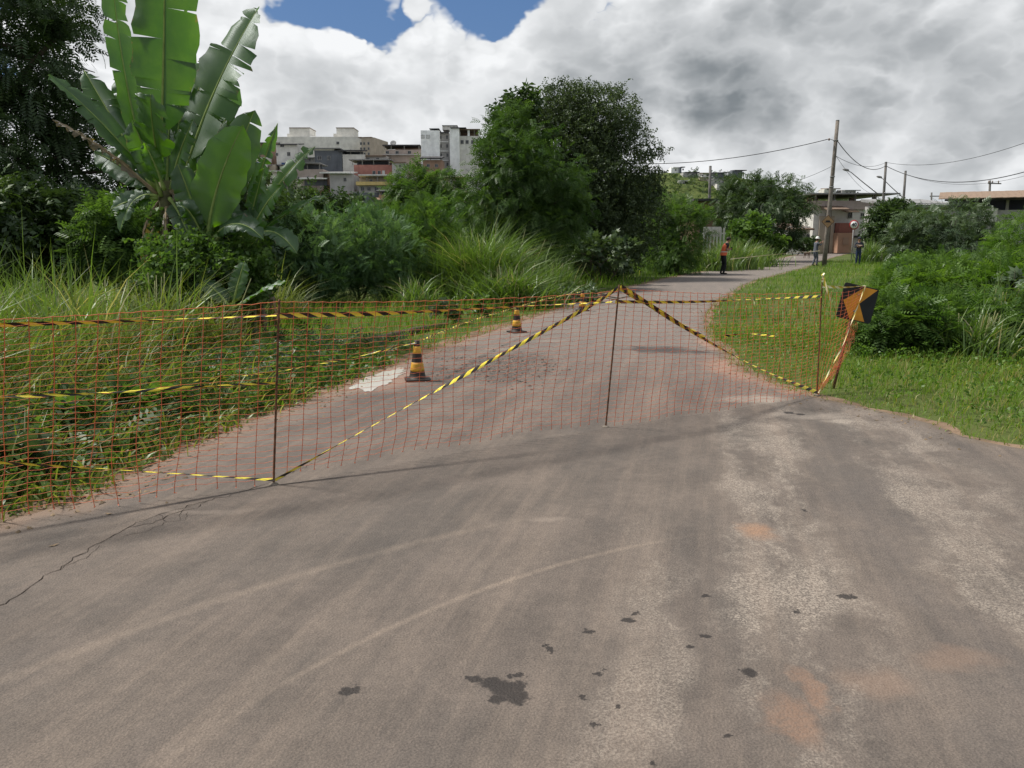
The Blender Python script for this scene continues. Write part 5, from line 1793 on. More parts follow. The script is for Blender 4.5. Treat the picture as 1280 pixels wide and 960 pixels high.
h.slab((452, 494, 220.4, 221.8), -2, 9.5, ROOFS['pale'], slope=R(-4)); h.block((448.6, 492.2, 227.6, 231), -1.6, .25, WALL['yellow'], 'balcony_rail'); h.slab((448.6, 492.2, 231, 231.9), -1.6, 9, WALL['yellow'], 'balcony_floor')
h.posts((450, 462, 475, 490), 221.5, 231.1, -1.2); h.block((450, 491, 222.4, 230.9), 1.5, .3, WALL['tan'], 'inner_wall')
for x in (453, 461, 470): h.window((x, x + 4.5, 233.5, 238.5))
h.window((464, 468, 224, 229.5), m=GLASS)
h = House('hillside_house', 'small orange porch house lowest on the hillside', 'house', (474.5, 495, 238, 256), 205, 6, 'tan', group=HG)
h.slab((472.5, 497, 236.2, 237.7), -1.6, 8, ROOFS['dark'], slope=R(8)); h.block((475.8, 494, 244.3, 248), -1.2, .2, WALL['orange'], 'balcony_rail'); h.posts((477, 484, 493), 238, 244.5, -1.1); h.slab((471.5, 496, 248.6, 251.4), -2.6, 2.4, ROOFS['tile'], 'porch_roof', slope=R(15))
for x in (479, 486.5): h.window((x, x + 3.4, 239.5, 243.4))
h = House('hillside_house', 'plain grey rendered house with a white sloping sheet roof', 'house', (413, 442, 218, 244), 216, 8, 'grey', group=HG)
h.slab((404, 443, 213.6, 215.2), -1.2, 9.4, ROOFS['pale'], slope=R(5)); h.posts((414, 441), 215, 218.3, .2); h.window((432, 436, 222, 227))
h = House('hillside_house', 'pinkish house with dark doorways beside the white sloping roof', 'house', (364, 404, 211.5, 240), 218, 8, 'pink', group=HG)
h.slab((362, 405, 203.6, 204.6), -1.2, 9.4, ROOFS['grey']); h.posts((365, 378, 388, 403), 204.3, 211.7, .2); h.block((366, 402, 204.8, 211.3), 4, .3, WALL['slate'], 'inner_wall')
h.window((375.5, 378, 220.5, 225.5)); h.window((387, 390, 220.5, 224)); h.slab((381, 414, 222.6, 224.2), -2.6, 2.5, ROOFS['pale'], 'awning', slope=R(6)); h.block((384, 412, 225.5, 232), -.2, .15, WALL['slate'], 'door')
h = House('hillside_house', 'grey two storey house at the crowded slope edge by the beige block', 'house', (346, 372, 180, 204), 244, 8, 'dirtywhite', group=HG)
h.slab((352, 377, 177.8, 179.2), -1, 9, ROOFS['dark'], slope=R(7)); h.window((356, 361, 181, 184)); h.window((350, 353, 191, 195)); h.window((364, 368, 190, 195))
h = House('hillside_house', 'dark brick house with one white window under the crest', 'house', (318, 345.5, 178.5, 206), 246, 8, 'brick', group=HG)
h.slab((316, 346.5, 176.2, 178), -1, 9.4, ROOFS['dark'], slope=R(6)); h.window((332, 338, 184.5, 191), m=ROOFS['pale']); h.window((322, 326, 186, 191)); h.block((324, 346, 197, 204), -1.4, .3, WALL['dirtywhite'], 'balcony_rail')
h = House('hillside_house', 'pale house with a blue tank terrace among the banana leaves', 'house', (300, 325, 204, 226), 228, 7, 'dirtywhite', group=HG)
h.slab((298, 319, 202, 203.4), -.8, 8.4, ROOFS['pale']); h.window((304, 308, 208, 212)); h.block((314, 324, 201.5, 203.9), 2, 3, mat('tank_blue', (0.03, 0.08, 0.20), 0.5), 'water_tank')
h = House('hillside_house', 'little white house with a hipped pale roof low behind the bananas', 'house', (302, 321, 219, 236), 212, 6, 'grey', group=HG)
h.slab((300.5, 322, 215.4, 218.6), -.6, 7.2, ROOFS['pale'], slope=R(4)); h.window((306, 309, 222, 226)); h.window((313, 316, 222, 226))
h = House('hillside_house', 'tan roofed house lowest behind the bananas', 'house', (298, 324, 231, 250), 202, 6, 'tan', group=HG)
h.slab((296, 325, 228, 230.8), -.8, 7.4, ROOFS['tile'], slope=R(5)); h.window((303, 306, 234, 238)); h.window((314, 317, 234, 238))
h = House('hillside_house', 'bare concrete house beside the terracotta red one', 'house', (490.5, 508, 204, 226), 224, 7, 'grey', group=HG)
h.window((501, 504, 205.5, 209)); h.slab((489.5, 509, 202.6, 203.9), -.5, 8, ROOFS['brown'])
h = House('hillside_house', 'dark roofed house directly below the white tower block', 'house', (529, 553, 200, 224), 226, 7, 'brick', group=HG)
h.slab((526, 554, 194.6, 196.4), -1, 9, ROOFS['dark'], slope=R(8)); h.posts((530, 540, 552), 196, 200.2, .2); h.window((535, 539, 205, 209)); h.window((545, 549, 205, 209))
h = House('hillside_house', 'low brown house at the foot of the white blank wing', 'house', (549, 580, 222.5, 240), 216, 7, 'tan', group=HG)
h.slab((547, 581, 219.6, 222), -.8, 8.4, ROOFS['brown'], slope=R(5)); h.window((554, 558, 225, 229.5)); h.window((563.5, 566.5, 224, 229.5), m=ROOFS['pale']); h.window((571, 575, 225, 229))
h = House('hillside_house', 'rendered house with a lean-to roof between the veranda house and red house', 'house', (455, 484, 195, 205), 242, 6, 'grey', group=HG)
h.slab((454, 485, 193.2, 194.8), -.6, 7.2, ROOFS['brown'], slope=R(4)); h.window((461, 465, 197, 200.5)); h.window((473, 477, 197, 200.5))
h = House('retaining_wall', 'dark block retaining wall below the yellow balcony house', 'wall', (445, 474, 240.5, 258), 207, .8, 'slate')
h.block((444.5, 474.5, 239.8, 240.6), -.1, 1.0, WALL['grey'], 'coping')

# smaller houses wedged in between, each its own colour and roof
rdh = random.Random(17)
COLN = {'dirtywhite': 'off white', 'grey': 'grey', 'tan': 'tan', 'pink': 'pinkish', 'brick': 'bare brick', 'red': 'dull red', 'yellow': 'ochre', 'white': 'white', 'orange': 'orange'}
ROOFN = {'pale': 'a bright sheet roof', 'grey': 'a grey slab roof', 'dark': 'a dark sheet roof', 'tile': 'a tiled roof', 'brown': 'a brown roof'}
for (x, y, wpx, hpx, wl, rf) in [(326, 206, 18, 12, 'tan', 'grey'), (338, 214, 20, 13, 'dirtywhite', 'pale'), (352, 206, 14, 9, 'brick', 'dark'), (346, 228, 20, 14, 'pink', 'tile'), (378, 196, 18, 9, 'grey', 'pale'),
                                 (386, 238, 24, 12, 'brick', 'brown'), (420, 206, 18, 8, 'tan', 'dark'), (428, 243, 18, 10, 'dirtywhite', 'tile'), (436, 205, 12, 8, 'brick', 'grey'), (462, 210, 10, 7, 'white', 'brown'),
                                 (500, 196, 16, 9, 'dirtywhite', 'grey'), (512, 206, 18, 12, 'pink', 'brown'), (516, 222, 20, 12, 'grey', 'tile'), (500, 236, 14, 9, 'red', 'dark'), (536, 226, 18, 12, 'dirtywhite', 'dark'),
                                 (310, 192, 12, 10, 'white', 'grey'), (560, 240, 22, 10, 'orange', 'brown'), (405, 232, 10, 8, 'yellow', 'grey')]:
    Yh = fit_Y(x + wpx / 2, y + hpx, 180, 262)
    h = House('small_house', 'small %s house with %s wedged among the hillside houses' % (COLN[wl], ROOFN[rf]), 'house', (x, x + wpx, y, y + hpx), Yh, 5.5, wl, group=HG)
    h.slab((x - 1.2, x + wpx + 1.2, y - 1.5, y - .1), -1.0, 7, ROOFS[rf], slope=R(rdh.uniform(2, 8)))
    for k in range(max(1, int(wpx / 7))):
        xx = x + wpx * (k + .5) / max(1, int(wpx / 7)) - 1.3
        h.window((xx, xx + 2.6, y + 2.2, y + 5.4))
    if rdh.random() < .5: h.block((x + 2, x + 5, y - 3.6, y - 1.4), 2, 1.4, mat('tank_blue', (0.03, 0.08, 0.20)) if rdh.random() < .4 else ROOFS['grey'], 'water_tank')
    if rdh.random() < .6: h.slab((x + wpx * .2, x + wpx * .9, y + 6.2, y + 7.0), -1.6, 1.5, ROOFS[rdh.choice(['pale', 'grey', 'brown'])], 'awning', slope=R(8))

# far hill
FH = 'tiny houses along the far hill crest'
for i, (bx, Y, wl, rf, lab) in enumerate([
    ((839, 849, 209.5, 216), 470, 'white', 'pale', 'tiny white cube house alone on the far crest'),
    ((849.2, 852, 209, 216), 474, 'slate', 'dark', 'tiny dark annex touching the white cube house'),
    ((854, 870, 215.5, 221), 462, 'grey', 'dark', 'tiny dark roofed house right of the white cube house'),
    ((872, 884, 216.5, 222), 460, 'dirtywhite', 'brown', 'tiny pale house with a brown roof on the far crest'),
    ((888, 905, 216, 224), 455, 'slate', 'dark', 'tiny dark house behind the lone power pole'),
    ((875, 887, 221, 226), 440, 'tan', 'pale', 'tiny house with a bright flat roof below the far crest'),
    ((889, 903, 224, 232), 430, 'grey', 'grey', 'tiny grey house with a wide terrace below the far crest'),
    ((896, 906, 230, 238), 415, 'dirtywhite', 'grey', 'tiny pale house lowest in the far row'),
    ((848, 856, 226, 230), 430, 'dirtywhite', 'pale', 'tiny house with a pale roof among far trees'),
    ((915, 928, 213, 222), 460, 'slate', 'dark', 'tiny dark house above the spreading tree'),
    ((1030, 1045, 236, 244), 470, 'dirtywhite', 'brown', 'tiny house seen just right of the leaning pole'),
    ((1052, 1070, 238, 246), 470, 'grey', 'grey', 'tiny grey house seen above the long flat canopy')]):
    Y = fit_Y((bx[0] + bx[1]) / 2, bx[3], 380, 500)
    h = House('distant_house', lab, 'house', bx, Y, 9, wl, group=FH)
    h.slab((bx[0] - .8, bx[1] + .8, bx[2] - 1.2, bx[2] - .1), -.7, 10.4, ROOFS[rf], slope=R(3))
    wd = bx[1] - bx[0]
    for k in range(max(1, int(wd / 4.5))):
        x = bx[0] + wd * (k + .5) / max(1, int(wd / 4.5)) - .9
        h.window((x, x + 1.9, bx[2] + 1.8, bx[2] + 4.0))

# trees that cover the far slopes
rs = np.random.RandomState(31)


def wood(name, label, n, fx, fy, size, mk, seed, lo=1.0):
    P = np.c_[fx(n), fy(n)]
    z = hill_z(P[:, 0], P[:, 1])
    keep = z > lo
    P, z = P[keep], z[keep]
    allP, allD, allS, allT = [], [], [], []
    for (x, y), zz_ in zip(P, z):
        k = 12
        r_ = size * rs.uniform(.7, 1.4)
        u = norm_rows(rs.normal(size=(k, 3)))
        allP.append(np.array([x, y, zz_ + r_ * .7]) + u * r_ * rs.uniform(.6, 1.05, (k, 1)))
        allD.append(u + rs.normal(0, .4, (k, 3)))
        allS.append(rs.uniform(.55, .95, k) * size)
        allT.append(np.full(k, np.clip(rs.normal(.5, .25), 0, 1)))
    V, Fq, tn = scatter(np.concatenate(allP), np.concatenate(allD), np.concatenate(allS), 'broad', rs, np.concatenate(allT))
    tag(link(name, np_mesh(name, V, Fq, {'tone': tn}), G[mk]), label, 'woodland', kind='stuff')


wood('hillside_trees', 'woodland growing between and below the hillside houses', 420, lambda n: rs.normal(-55, 45, n), lambda n: rs.uniform(160, 205, n), 2.2, 'mid', 1)
wood('hillside_trees', 'woodland on the near hill crest behind the houses', 160, lambda n: rs.normal(-70, 60, n), lambda n: rs.uniform(275, 300, n), 2.4, 'dark', 2)
wood('far_woodland', 'woodland covering the far hill around the tiny houses', 720, lambda n: rs.uniform(30, 300, n), lambda n: rs.uniform(370, 470, n), 2.0, 'dark', 3, 5.0)

# ------------------------------------------------------------------ house at the end of the road
YH = 98
h = House('corner_house', 'two storey house with a long flat canopy roof at the end of the road', 'house', (1014, 1090, 262, 316), YH, 10, 'dirtywhite')
h.block((1013.5, 1090.5, 251, 262), -.5, 10.5, WALL['pink'], 'parapet')
h.slab((1004, 1113, 242, 243.6), -1.6, 13, ROOFS['grey'], 'canopy'); h.posts((1017, 1040, 1066, 1088), 243.4, 251.2, .2); h.posts((1091,), 243.4, 316, .2, r=.12)
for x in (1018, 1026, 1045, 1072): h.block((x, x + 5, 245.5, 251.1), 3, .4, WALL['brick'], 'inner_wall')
h.block((1042, 1061, 279, 291), -1.4, 1.6, WALL['darkred'], 'balcony'); h.block((1040, 1059, 291.2, 316), -1.8, 2.0, WALL['orange'], 'ground_floor')
w_ = h.window((1057, 1063, 265, 273)); h.window((1073, 1078, 266, 273)); h.window((1030, 1036, 266, 275))
f_ = MB(); xa, xb = h.lx(1046), h.lx(1053)
f_.box(((xa + xb) / 2, -1.83, (h.lz(297) + h.lz(306)) / 2), (xb - xa, .08, h.lz(297) - h.lz(306)))
f_.build('shutter', WALL['brick'], h.root)
h.block((1061.2, 1073, 294.5, 297), -.25, .3, ROOFS['dark'], 'lintel'); h.block((1061.5, 1066, 298, 314), -.12, .15, GLASS, 'doorway'); h.block((1073.2, 1080, 296, 314), -.1, .14, WALL['slate'], 'garage_door')
h.slab((1020, 1047, 259.5, 261), -3, 3.0, ROOFS['brown'], 'awning', slope=R(10)); h.slab((1046, 1062, 263, 264.2), -2.2, 2.2, ROOFS['tile'], 'awning', slope=R(10))
h.posts((1024.5,), 261, 316, -2.6, bark, .16); h.block((1022, 1040, 270, 316), -.3, .4, WALL['tan'], 'side_wall')
h = House('low_house', 'low dirty white house wall under the dark spreading tree', 'house', (984, 1013, 283, 314), 92, 7, 'dirtywhite')
h.slab((982, 1014, 280.6, 282.8), -.8, 8.6, ROOFS['brown'], slope=R(6)); h.window((990, 995, 289, 296)); h.window((1003, 1007, 288, 297)); h.block((1008, 1012, 293, 313), -.05, .1, ROOFS['dark'], 'door')
# long tiled roof on the right
h = House('tiled_house', 'long open sided house with a ribbed terracotta roof behind the big bush', 'house', (1204, 1370, 262, 300), 62, 9, 'grey', R(-28))
h.sheets((1194, 1380, 240, 247.5), -1.6, 6.5, ROOFS['tile'], 30, R(7)); h.posts((1206, 1233, 1262, 1290, 1330, 1368), 247, 262.4, .2, r=.1)
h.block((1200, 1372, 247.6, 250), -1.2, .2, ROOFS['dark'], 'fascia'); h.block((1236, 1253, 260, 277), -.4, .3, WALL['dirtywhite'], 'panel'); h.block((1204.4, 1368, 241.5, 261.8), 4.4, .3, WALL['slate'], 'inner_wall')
for x in (1216, 1260, 1278): h.window((x, x + 8, 267, 274))
# roofs between the corner house and the tiled house
h = House('row_house', 'grey roofed row house seen over the bushes by the two thin poles', 'house', (1120, 1196, 254, 300), 84, 8, 'grey')
h.slab((1116, 1199, 250, 253.6), -1, 9.5, ROOFS['grey'], slope=R(6)); h.window((1184, 1190, 258, 263)); h.window((1140, 1147, 258, 264)); h.window((1162, 1168, 258, 264))
# shed and picket fence left of the road
h = House('shed', 'dark shed with a flat roof behind the roadside bush', 'shed', (866, 905, 252, 330), 66, 6, 'brick')
h.slab((862, 908, 249, 251.6), -1, 8, ROOFS['dark']); h.block((874, 880, 262, 300), -.1, .14, ROOFS['dark'], 'door'); h.window((886, 893, 262, 270))
YF = 47
x0 = at(880, 300, YF).x
root = tag(empty('picket_fence', (x0, YF, 0)), 'white picket fence piece between the roadside bush and tall grass', 'fence')
wp_ = mat('white_paint', (0.40, 0.39, 0.36), 0.7, 0.15, 6, dirt=.5)
zt = at(640, 284, YF).z
for k in range(7):
    mb = MB(); mb.prism([(-.05, -.1), (.05, -.1), (.05, zt - .08), (0, zt), (-.05, zt - .08)], .025, Matrix.Translation((k * .19, 0, 0))); mb.build('picket', wp_, root)
for z in (.45, zt - .35):
    MB().box((.57, .045, z), (1.34, .04, .08)).build('rail', wp_, root)
MB().box((.5, .2, zt - .25), (1.0, .05, .55)).build('board', wp_, root)

# ------------------------------------------------------------------ power poles, lamps, wires
WOODP = mat('pole_wood', (0.165, 0.145, 0.125), 0.9, 0.3, 4, 0.4, 30, dirt=.5)
CONC = mat('pole_concrete', (0.13, 0.125, 0.12), 0.9, 0.25, 3, dirt=.4)


def pole(label, bpx, tpx, Y, w0, w1, m, arms=()):
    b0 = at(bpx[0], bpx[1], Y); b0.z = 0
    t0 = at(tpx[0], tpx[1], Y)
    root = tag(empty('power_pole', b0), label, 'pole', 'power poles along the road')
    d = t0 - b0
    mb = MB()
    mb.tube([d * -.02, d * .25, d * .5, d * .75, d], [w0, w0 * .9 + w1 * .1, (w0 + w1) / 2, w0 * .2 + w1 * .8, w1], 8)
    mb.build('shaft', m, root)
    MB().tube([d, d * 1.006], [w1 * 1.06, w1 * .9], 8).build('cap', ROOFS['grey'], root)
    return root, b0, t0


rt, b0, t0 = pole('tall leaning power pole carrying the diamond hump sign', (1030, 333), (1047, 151), 50, .15, .11, WOODP)
dP = t0 - b0
for f in (.55, .62, .865): MB().lathe([(0.15, 0), (0.15, .06)], M=Matrix.Translation(dP * f), sides=10).build('band', ROOFS['grey'], rt)
MB().tube([dP * .865, dP * .865 + Vector((-.38, 0, .12))], .02, 6).build('bracket', ROOFS['grey'], rt)
ins = MB().lathe([(.02, 0), (.06, .03), (.04, .06), (.07, .09), (.03, .14)], M=Matrix.Translation(dP * .865 + Vector((-.40, 0, .02))), sides=10).build('insulator', ROOFS['brown'], rt)
# diamond hump sign fixed to the pole
cc = at(1034.5, 277, 49.7)
sr_ = tag(empty('hump_sign', (cc.x, cc.y - .06, cc.z - .40)), 'faded orange diamond road hump sign fixed to the leaning pole', 'sign')
Md = Matrix.Translation((0, 0, .40)) @ Matrix.Rotation(R(45), 4, 'Y')
MB().prism(rrect(.29, .29, .03), .004, Md).build('plate', mat('sign_faded', (0.33, 0.20, 0.10), .6, .2, 6, dirt=.5), sr_)
brd = MB()
for (x, z, a, b2) in ((0, .27, .54, .02), (0, -.27, .54, .02)): brd.box((x, -.002, z), (a, .004, b2), M=Md)
for (x, z, a, b2) in ((.27, 0, .02, .52), (-.27, 0, .02, .52)): brd.box((x, -.002, z), (a, .004, b2), M=Md)
brd.build('border', SIGN_BLACK, sr_)
MB().prism([(-.21, -.03), (-.16, -.03), (-.10, .07), (.10, .07), (.16, -.03), (.21, -.03), (.21, -.055), (-.21, -.055)], -.004, Matrix.Translation((0, -.001, .40))).build('hump_symbol', SIGN_BLACK, sr_)
# speed sign
YS2 = 58
cc = at(1067.5, 281, YS2)
sr_ = tag(empty('speed_sign', (cc.x, YS2, 0)), 'round white speed limit sign with red ring reading 40', 'sign')
MB().tube([(0, .05, -.1), (0, .05, cc.z + .1)], .035, 8).build('post', mat('galvanised', (.3, .3, .3)), sr_)
Mr = Matrix.Translation((0, 0, cc.z)) @ Matrix.Rotation(R(90), 4, 'X')
MB().lathe([(.335, 0), (.335, .006)], M=Mr, sides=32).build('red_ring', mat('sign_red', (.36, .03, .03), .5, .1, 4), sr_)
MB().lathe([(.265, .004), (.265, .009)], M=Mr, sides=32).build('white_face', mat('sign_white', (.72, .72, .70), .5, .1, 4), sr_)
fc = bpy.data.curves.new('digits', 'FONT')
fc.body = '40'; fc.size = .36; fc.align_x = 'CENTER'; fc.align_y = 'CENTER'; fc.extrude = .002; fc.offset = .012
to = bpy.data.objects.new('digits_src', fc); COL.objects.link(to)
bpy.context.view_layer.update()
tm = bpy.data.meshes.new_from_object(to.evaluated_get(bpy.context.evaluated_depsgraph_get()))
bpy.data.objects.remove(to, do_unlink=True)
tm.materials.clear()
dg = link('digits', tm, SIGN_BLACK, sr_)
dg.location = (0, -.012, cc.z); dg.rotation_euler = (R(90), 0, 0)

rt2, b2, t2 = pole('thin dark pole with a street lamp beside the corner house', (1101, 300), (1107.5, 203), 74, .16, .11, CONC)
rt3, b3, t3 = pole('thin dark leaning pole beyond the street lamp pole', (1126, 300), (1132, 214), 86, .17, .12, CONC)
rt4, b4, t4 = pole('far power pole with a crossbar over the long tiled roof', (1236, 300), (1237.5, 226), 110, .2, .14, CONC)
MB().box((0, 0, t4.z - .35), (2.2, .12, .14), rz=.3).build('crossbar', CONC, rt4)
for k in (-.8, -.3, .5): MB().lathe([(.05, 0), (.08, .1), (.05, .3)], (k, 0, t4.z - .28), 8).build('insulator', ROOFS['brown'], rt4)
rt5, b5, t5 = pole('dark pole over the shed behind the roadside bush', (884, 330), (888, 208), 70, .16, .11, CONC)
MB().box((0.05, 0, t5.z - .6), (.5, .1, .1)).build('crossbar', CONC, rt5)
rt6, b6, t6 = pole('small far pole between the thin poles and the tiled roof', (1164, 300), (1164.5, 241), 125, .16, .12, CONC)
MB().box((0, 0, t6.z - .5), (1.6, .12, .14)).build('crossbar', CONC, rt6)


def lamp(label, foot_px, head_px, Yp, base_xyz):
    a_, e_ = at(*foot_px, Yp), at(*head_px, Yp)
    root = tag(empty('street_lamp', a_), label, 'street lamp', 'street lamp arms on poles')
    v = e_ - a_
    MB().tube([Vector((0, 0, 0)), v * .45 + Vector((0, 0, .06)), v * .82 + Vector((0, 0, .16)), v], [.045, .04, .035, .03], 8).build('arm', CONC, root)
    hd = MB().lathe([(.03, -.40), (.10, -.30), (.12, -.05), (.08, .12), (.03, .2)], M=Matrix.Translation(v) @ Matrix.Rotation(R(-80), 4, 'Y'), sides=10)
    hd.build('lamp_head', ROOFS['grey'], root)
    return a_


la = lamp('long sloping street lamp arm rising over the flat canopy', (1098, 243), (1056, 212), 74, None)
lb = lamp('short street lamp arm on the thin leaning pole', (1127.5, 246), (1098, 221), 85, None)
WIRE = mat('wire_black', (0.02, 0.02, 0.022), 0.6, 0.1, 2)


def wire(label, a, b_, sag, r=0.018, n=26):
    pts = []
    for k in range(n + 1):
        s = k / n
        pts.append(a.lerp(b_, s) - Vector((0, 0, sag * 4 * s * (1 - s))) - a)
    ob = MB().tube(pts, r, 5).build('power_wire', WIRE, None)
    ob.location = a
    tag(ob, label, 'wire', 'overhead power wires')


p1 = b0 + dP * .865 + Vector((-.40, 0, .12))
wire('overhead wire running from the leaning pole over the vine tree', p1, at(700, 196, 60), 0.9, .022)
wire('thick wire drooping from the leaning pole to the street lamp pole', b0 + dP * .88, b2 + (t2 - b2) * .965, 0.9, .026)
wire('thick wire sweeping from the street lamp pole out over the bushes', b2 + (t2 - b2) * .965, at(1400, 168, 44), 1.9, .028)
wire('thin upper wire from the street lamp pole out over the bushes', t2, at(1420, 118, 40), 1.3, .016)
wire('thin lower wire between the thin leaning pole and the bushes side', t3 - Vector((0, 0, .3)), at(1400, 172, 60), 2.0, .014)
wire('thin wire from the leaning pole to the street lamp pole top', b0 + dP * .77, t2, 0.5, .014)
wire('thin service wire from the leaning pole down to the canopy roof', b0 + dP * .78, at(1095, 243, 96.5), 0.6, .012)
wire('wire between the shed pole and the leaning pole', t5 - Vector((0, 0, .55)), b0 + dP * .70, 1.2, .012)


# ------------------------------------------------------------------ people
SKIN = mat('skin', (0.26, 0.15, 0.10), 0.6, 0.1, 8)
HAIR = mat('hair', (0.018, 0.014, 0.012), 0.7, 0.2, 30)
SHOE = mat('shoe', (0.03, 0.025, 0.02), 0.6, 0.2, 10)
CLOTH = {
    'black': mat('cloth_black', (0.016, 0.017, 0.020), 0.9, 0.25, 20), 'orange': mat('cloth_orange', (0.62, 0.13, 0.055), 0.7, 0.15, 12),
    'grey': mat('cloth_grey', (0.085, 0.095, 0.115), 0.9, 0.25, 14), 'navy': mat('cloth_navy', (0.022, 0.035, 0.075), 0.9, 0.25, 14),
    'dark': mat('cloth_dark', (0.03, 0.033, 0.045), 0.9, 0.25, 14), 'silver': mat('reflective_strip', (0.55, 0.55, 0.50), 0.4, 0.1, 8), 'white': mat('helmet_white', (0.68, 0.68, 0.66), 0.35, 0.08, 6),
}


def person(label, pos, yaw, H, shirt, trousers, larm, rarm, legs, lean=0.0, nod=0.0, bare=True):
    """faces local +Y. larm / rarm: (elbow, wrist) in units of the height; legs: ((knee, ankle), (knee, ankle))"""
    root = tag(empty('person', pos, yaw), label, 'person', 'people standing at the closed road')
    V, E, Rr, Z = [], [], [], []

    def add(co, r, zone, prev=None):
        V.append(Vector(co)); Rr.append(r); Z.append(zone)
        if prev is not None: E.append((prev, len(V) - 1))
        return len(V) - 1
    hip = .52
    pel = add((0, 0, hip), .078, 't')
    wst = add((0, lean * .10, .61), .072, 's', pel)
    chs = add((0, lean * .22, .72), .088, 's', wst)
    shl = add((0, lean * .30, .795), .060, 's', chs)
    nk = add((0, lean * .32 + nod * .015, .845), .032, 'k', shl)
    hd0 = add((0, lean * .33 + .012 + nod * .03, .885), .046, 'k', nk)
    hd1 = add((0, lean * .33 + .010 + nod * .05, .935), .056, 'k', hd0)
    hd2 = add((0, lean * .33 + nod * .06, .975), .040, 'k', hd1)
    hands = []
    for sg, arm in ((-1, larm), (1, rarm)):
        s0 = add((sg * .085, lean * .28, .79), .045, 's', shl)
        s1 = add((sg * .118, lean * .27, .765), .036, 's', s0)
        e_, w_ = Vector(arm[0]), Vector(arm[1])
        md = add(V[s1].lerp(e_, .55), .030, 's', s1)
        el = add(e_, .026, 's' if not bare else 'k', md)
        fm = add(e_.lerp(w_, .5), .023, 's' if not bare else 'k', el)
        wr = add(w_, .016, 'k', fm)
        dr = (w_ - e_).normalized()
        pm = add(w_ + dr * .035, .018, 'k', wr)
        sd = dr.orthogonal().normalized(); up_ = dr.cross(sd)
        kn = add(w_ + dr * .055, .017, 'k', pm)
        for f_i, off in enumerate((-.015, -.005, .005, .015)):
            a_ = add(w_ + dr * (.078 + .006 * (f_i in (1, 2))) + sd * off + up_ * -.004, .0055, 'k', kn)
            add(w_ + dr * (.096 + .008 * (f_i in (1, 2))) + sd * off * 1.1 + up_ * -.016, .0048, 'k', a_)
        th = add(w_ + dr * .045 + sd * .028, .006, 'k', pm)
        add(w_ + dr * .068 + sd * .034 - up_ * .008, .005, 'k', th)
        hands.append(w_ + dr * .07)
    for sg, lg in ((-1, legs[0]), (1, legs[1])):
        h0 = add((sg * .048, 0, .485), .062, 't', pel)
        k_, a_ = Vector(lg[0]), Vector(lg[1])
        th = add(V[h0].lerp(k_, .5), .054, 't', h0)
        kn = add(k_, .040, 't', th)
        cf = add(k_.lerp(a_, .4), .040, 't', kn)
        an = add(a_, .030, 't', cf)
        hl = add(a_ + Vector((0, -.005, -.028)), .026, 'f', an)
        bl = add(a_ + Vector((0, .055, -.036)), .024, 'f', hl)
        add(a_ + Vector((0, .105, -.041)), .018, 'f', bl)
    me = bpy.data.meshes.new('body')
    me.from_pydata([tuple(v * H) for v in V], E, [])
    ob = bpy.data.objects.new('body', me); COL.objects.link(ob)
    md = ob.modifiers.new('skin', 'SKIN'); md.use_smooth_shade = True
    sk = me.skin_vertices[0].data if me.skin_vertices else None
    if sk is None:
        bpy.context.view_layer.objects.active = ob
        bpy.ops.object.skin_root_mark
    for i, r_ in enumerate(Rr):
        sk[i].radius = (r_ * H, r_ * H)
        sk[i].use_root = (i == 0)
    sk[2].radius = (.105 * H, .072 * H); sk[1].radius = (.085 * H, .066 * H); sk[0].radius = (.090 * H, .070 * H)
    ss = ob.modifiers.new('sub', 'SUBSURF'); ss.levels = 2; ss.render_levels = 2
    bpy.context.view_layer.update()
    ev = ob.evaluated_get(bpy.context.evaluated_depsgraph_get())
    bm_ = bpy.data.meshes.new_from_object(ev)
    bpy.data.objects.remove(ob, do_unlink=True)
    bm_.materials.clear()
    zone = {'s': 0, 't': 1, 'k': 2, 'f': 3}
    for mm in (shirt, trousers, SKIN, SHOE): bm_.materials.append(mm)
    A = np.array([tuple(v * H) for v in V])
    segs = [(A[i], A[j], Z[j]) for i, j in E]
    cen = np.zeros(len(bm_.polygons) * 3, np.float32)
    bm_.polygons.foreach_get('center', cen); cen = cen.reshape(-1, 3)
    best = np.full(len(cen), 1e9); zi = np.zeros(len(cen), np.int32)
    for a_, b_, z in segs:
        ab = b_ - a_
        s = np.clip(((cen - a_) @ ab) / max(1e-9, ab @ ab), 0, 1)
        d_ = np.linalg.norm(cen - a_ - s[:, None] * ab, axis=1)
        m_ = d_ < best
        best[m_] = d_[m_]; zi[m_] = zone[z]
    bm_.polygons.foreach_set('material_index', zi)
    bm_.polygons.foreach_set('use_smooth', np.ones(len(cen), bool))
    bm_.update()
    bodyo = link('body', bm_, None, root)
    zmin = min(v.co.z for v in bm_.vertices)
    for v in bm_.vertices: v.co.z -= zmin
    hc = Vector((0, lean * .33 + .010 + nod * .05, .935)) * H - Vector((0, 0, zmin))
    hm = MB()                      # hair cap
    prof = [(.058, -.015), (.063, .01), (.058, .038), (.036, .058), (.008, .064)]
    hm.lathe([(a_ * H, b_ * H) for a_, b_ in prof], M=Matrix.Translation(hc + Vector((0, -.012 * H, .0))) @ Matrix.Rotation(R(14), 4, 'X'), sides=14)
    hm.build('hair', HAIR, root)
    fm = MB()
    fm.tube([hc + Vector((0, .05 * H, .006 * H)), hc + Vector((0, .068 * H, -.014 * H)), hc + Vector((0, .05 * H, -.02 * H))], [.006 * H, .009 * H, .005 * H], 6)
    fm.build('nose', SKIN, root)
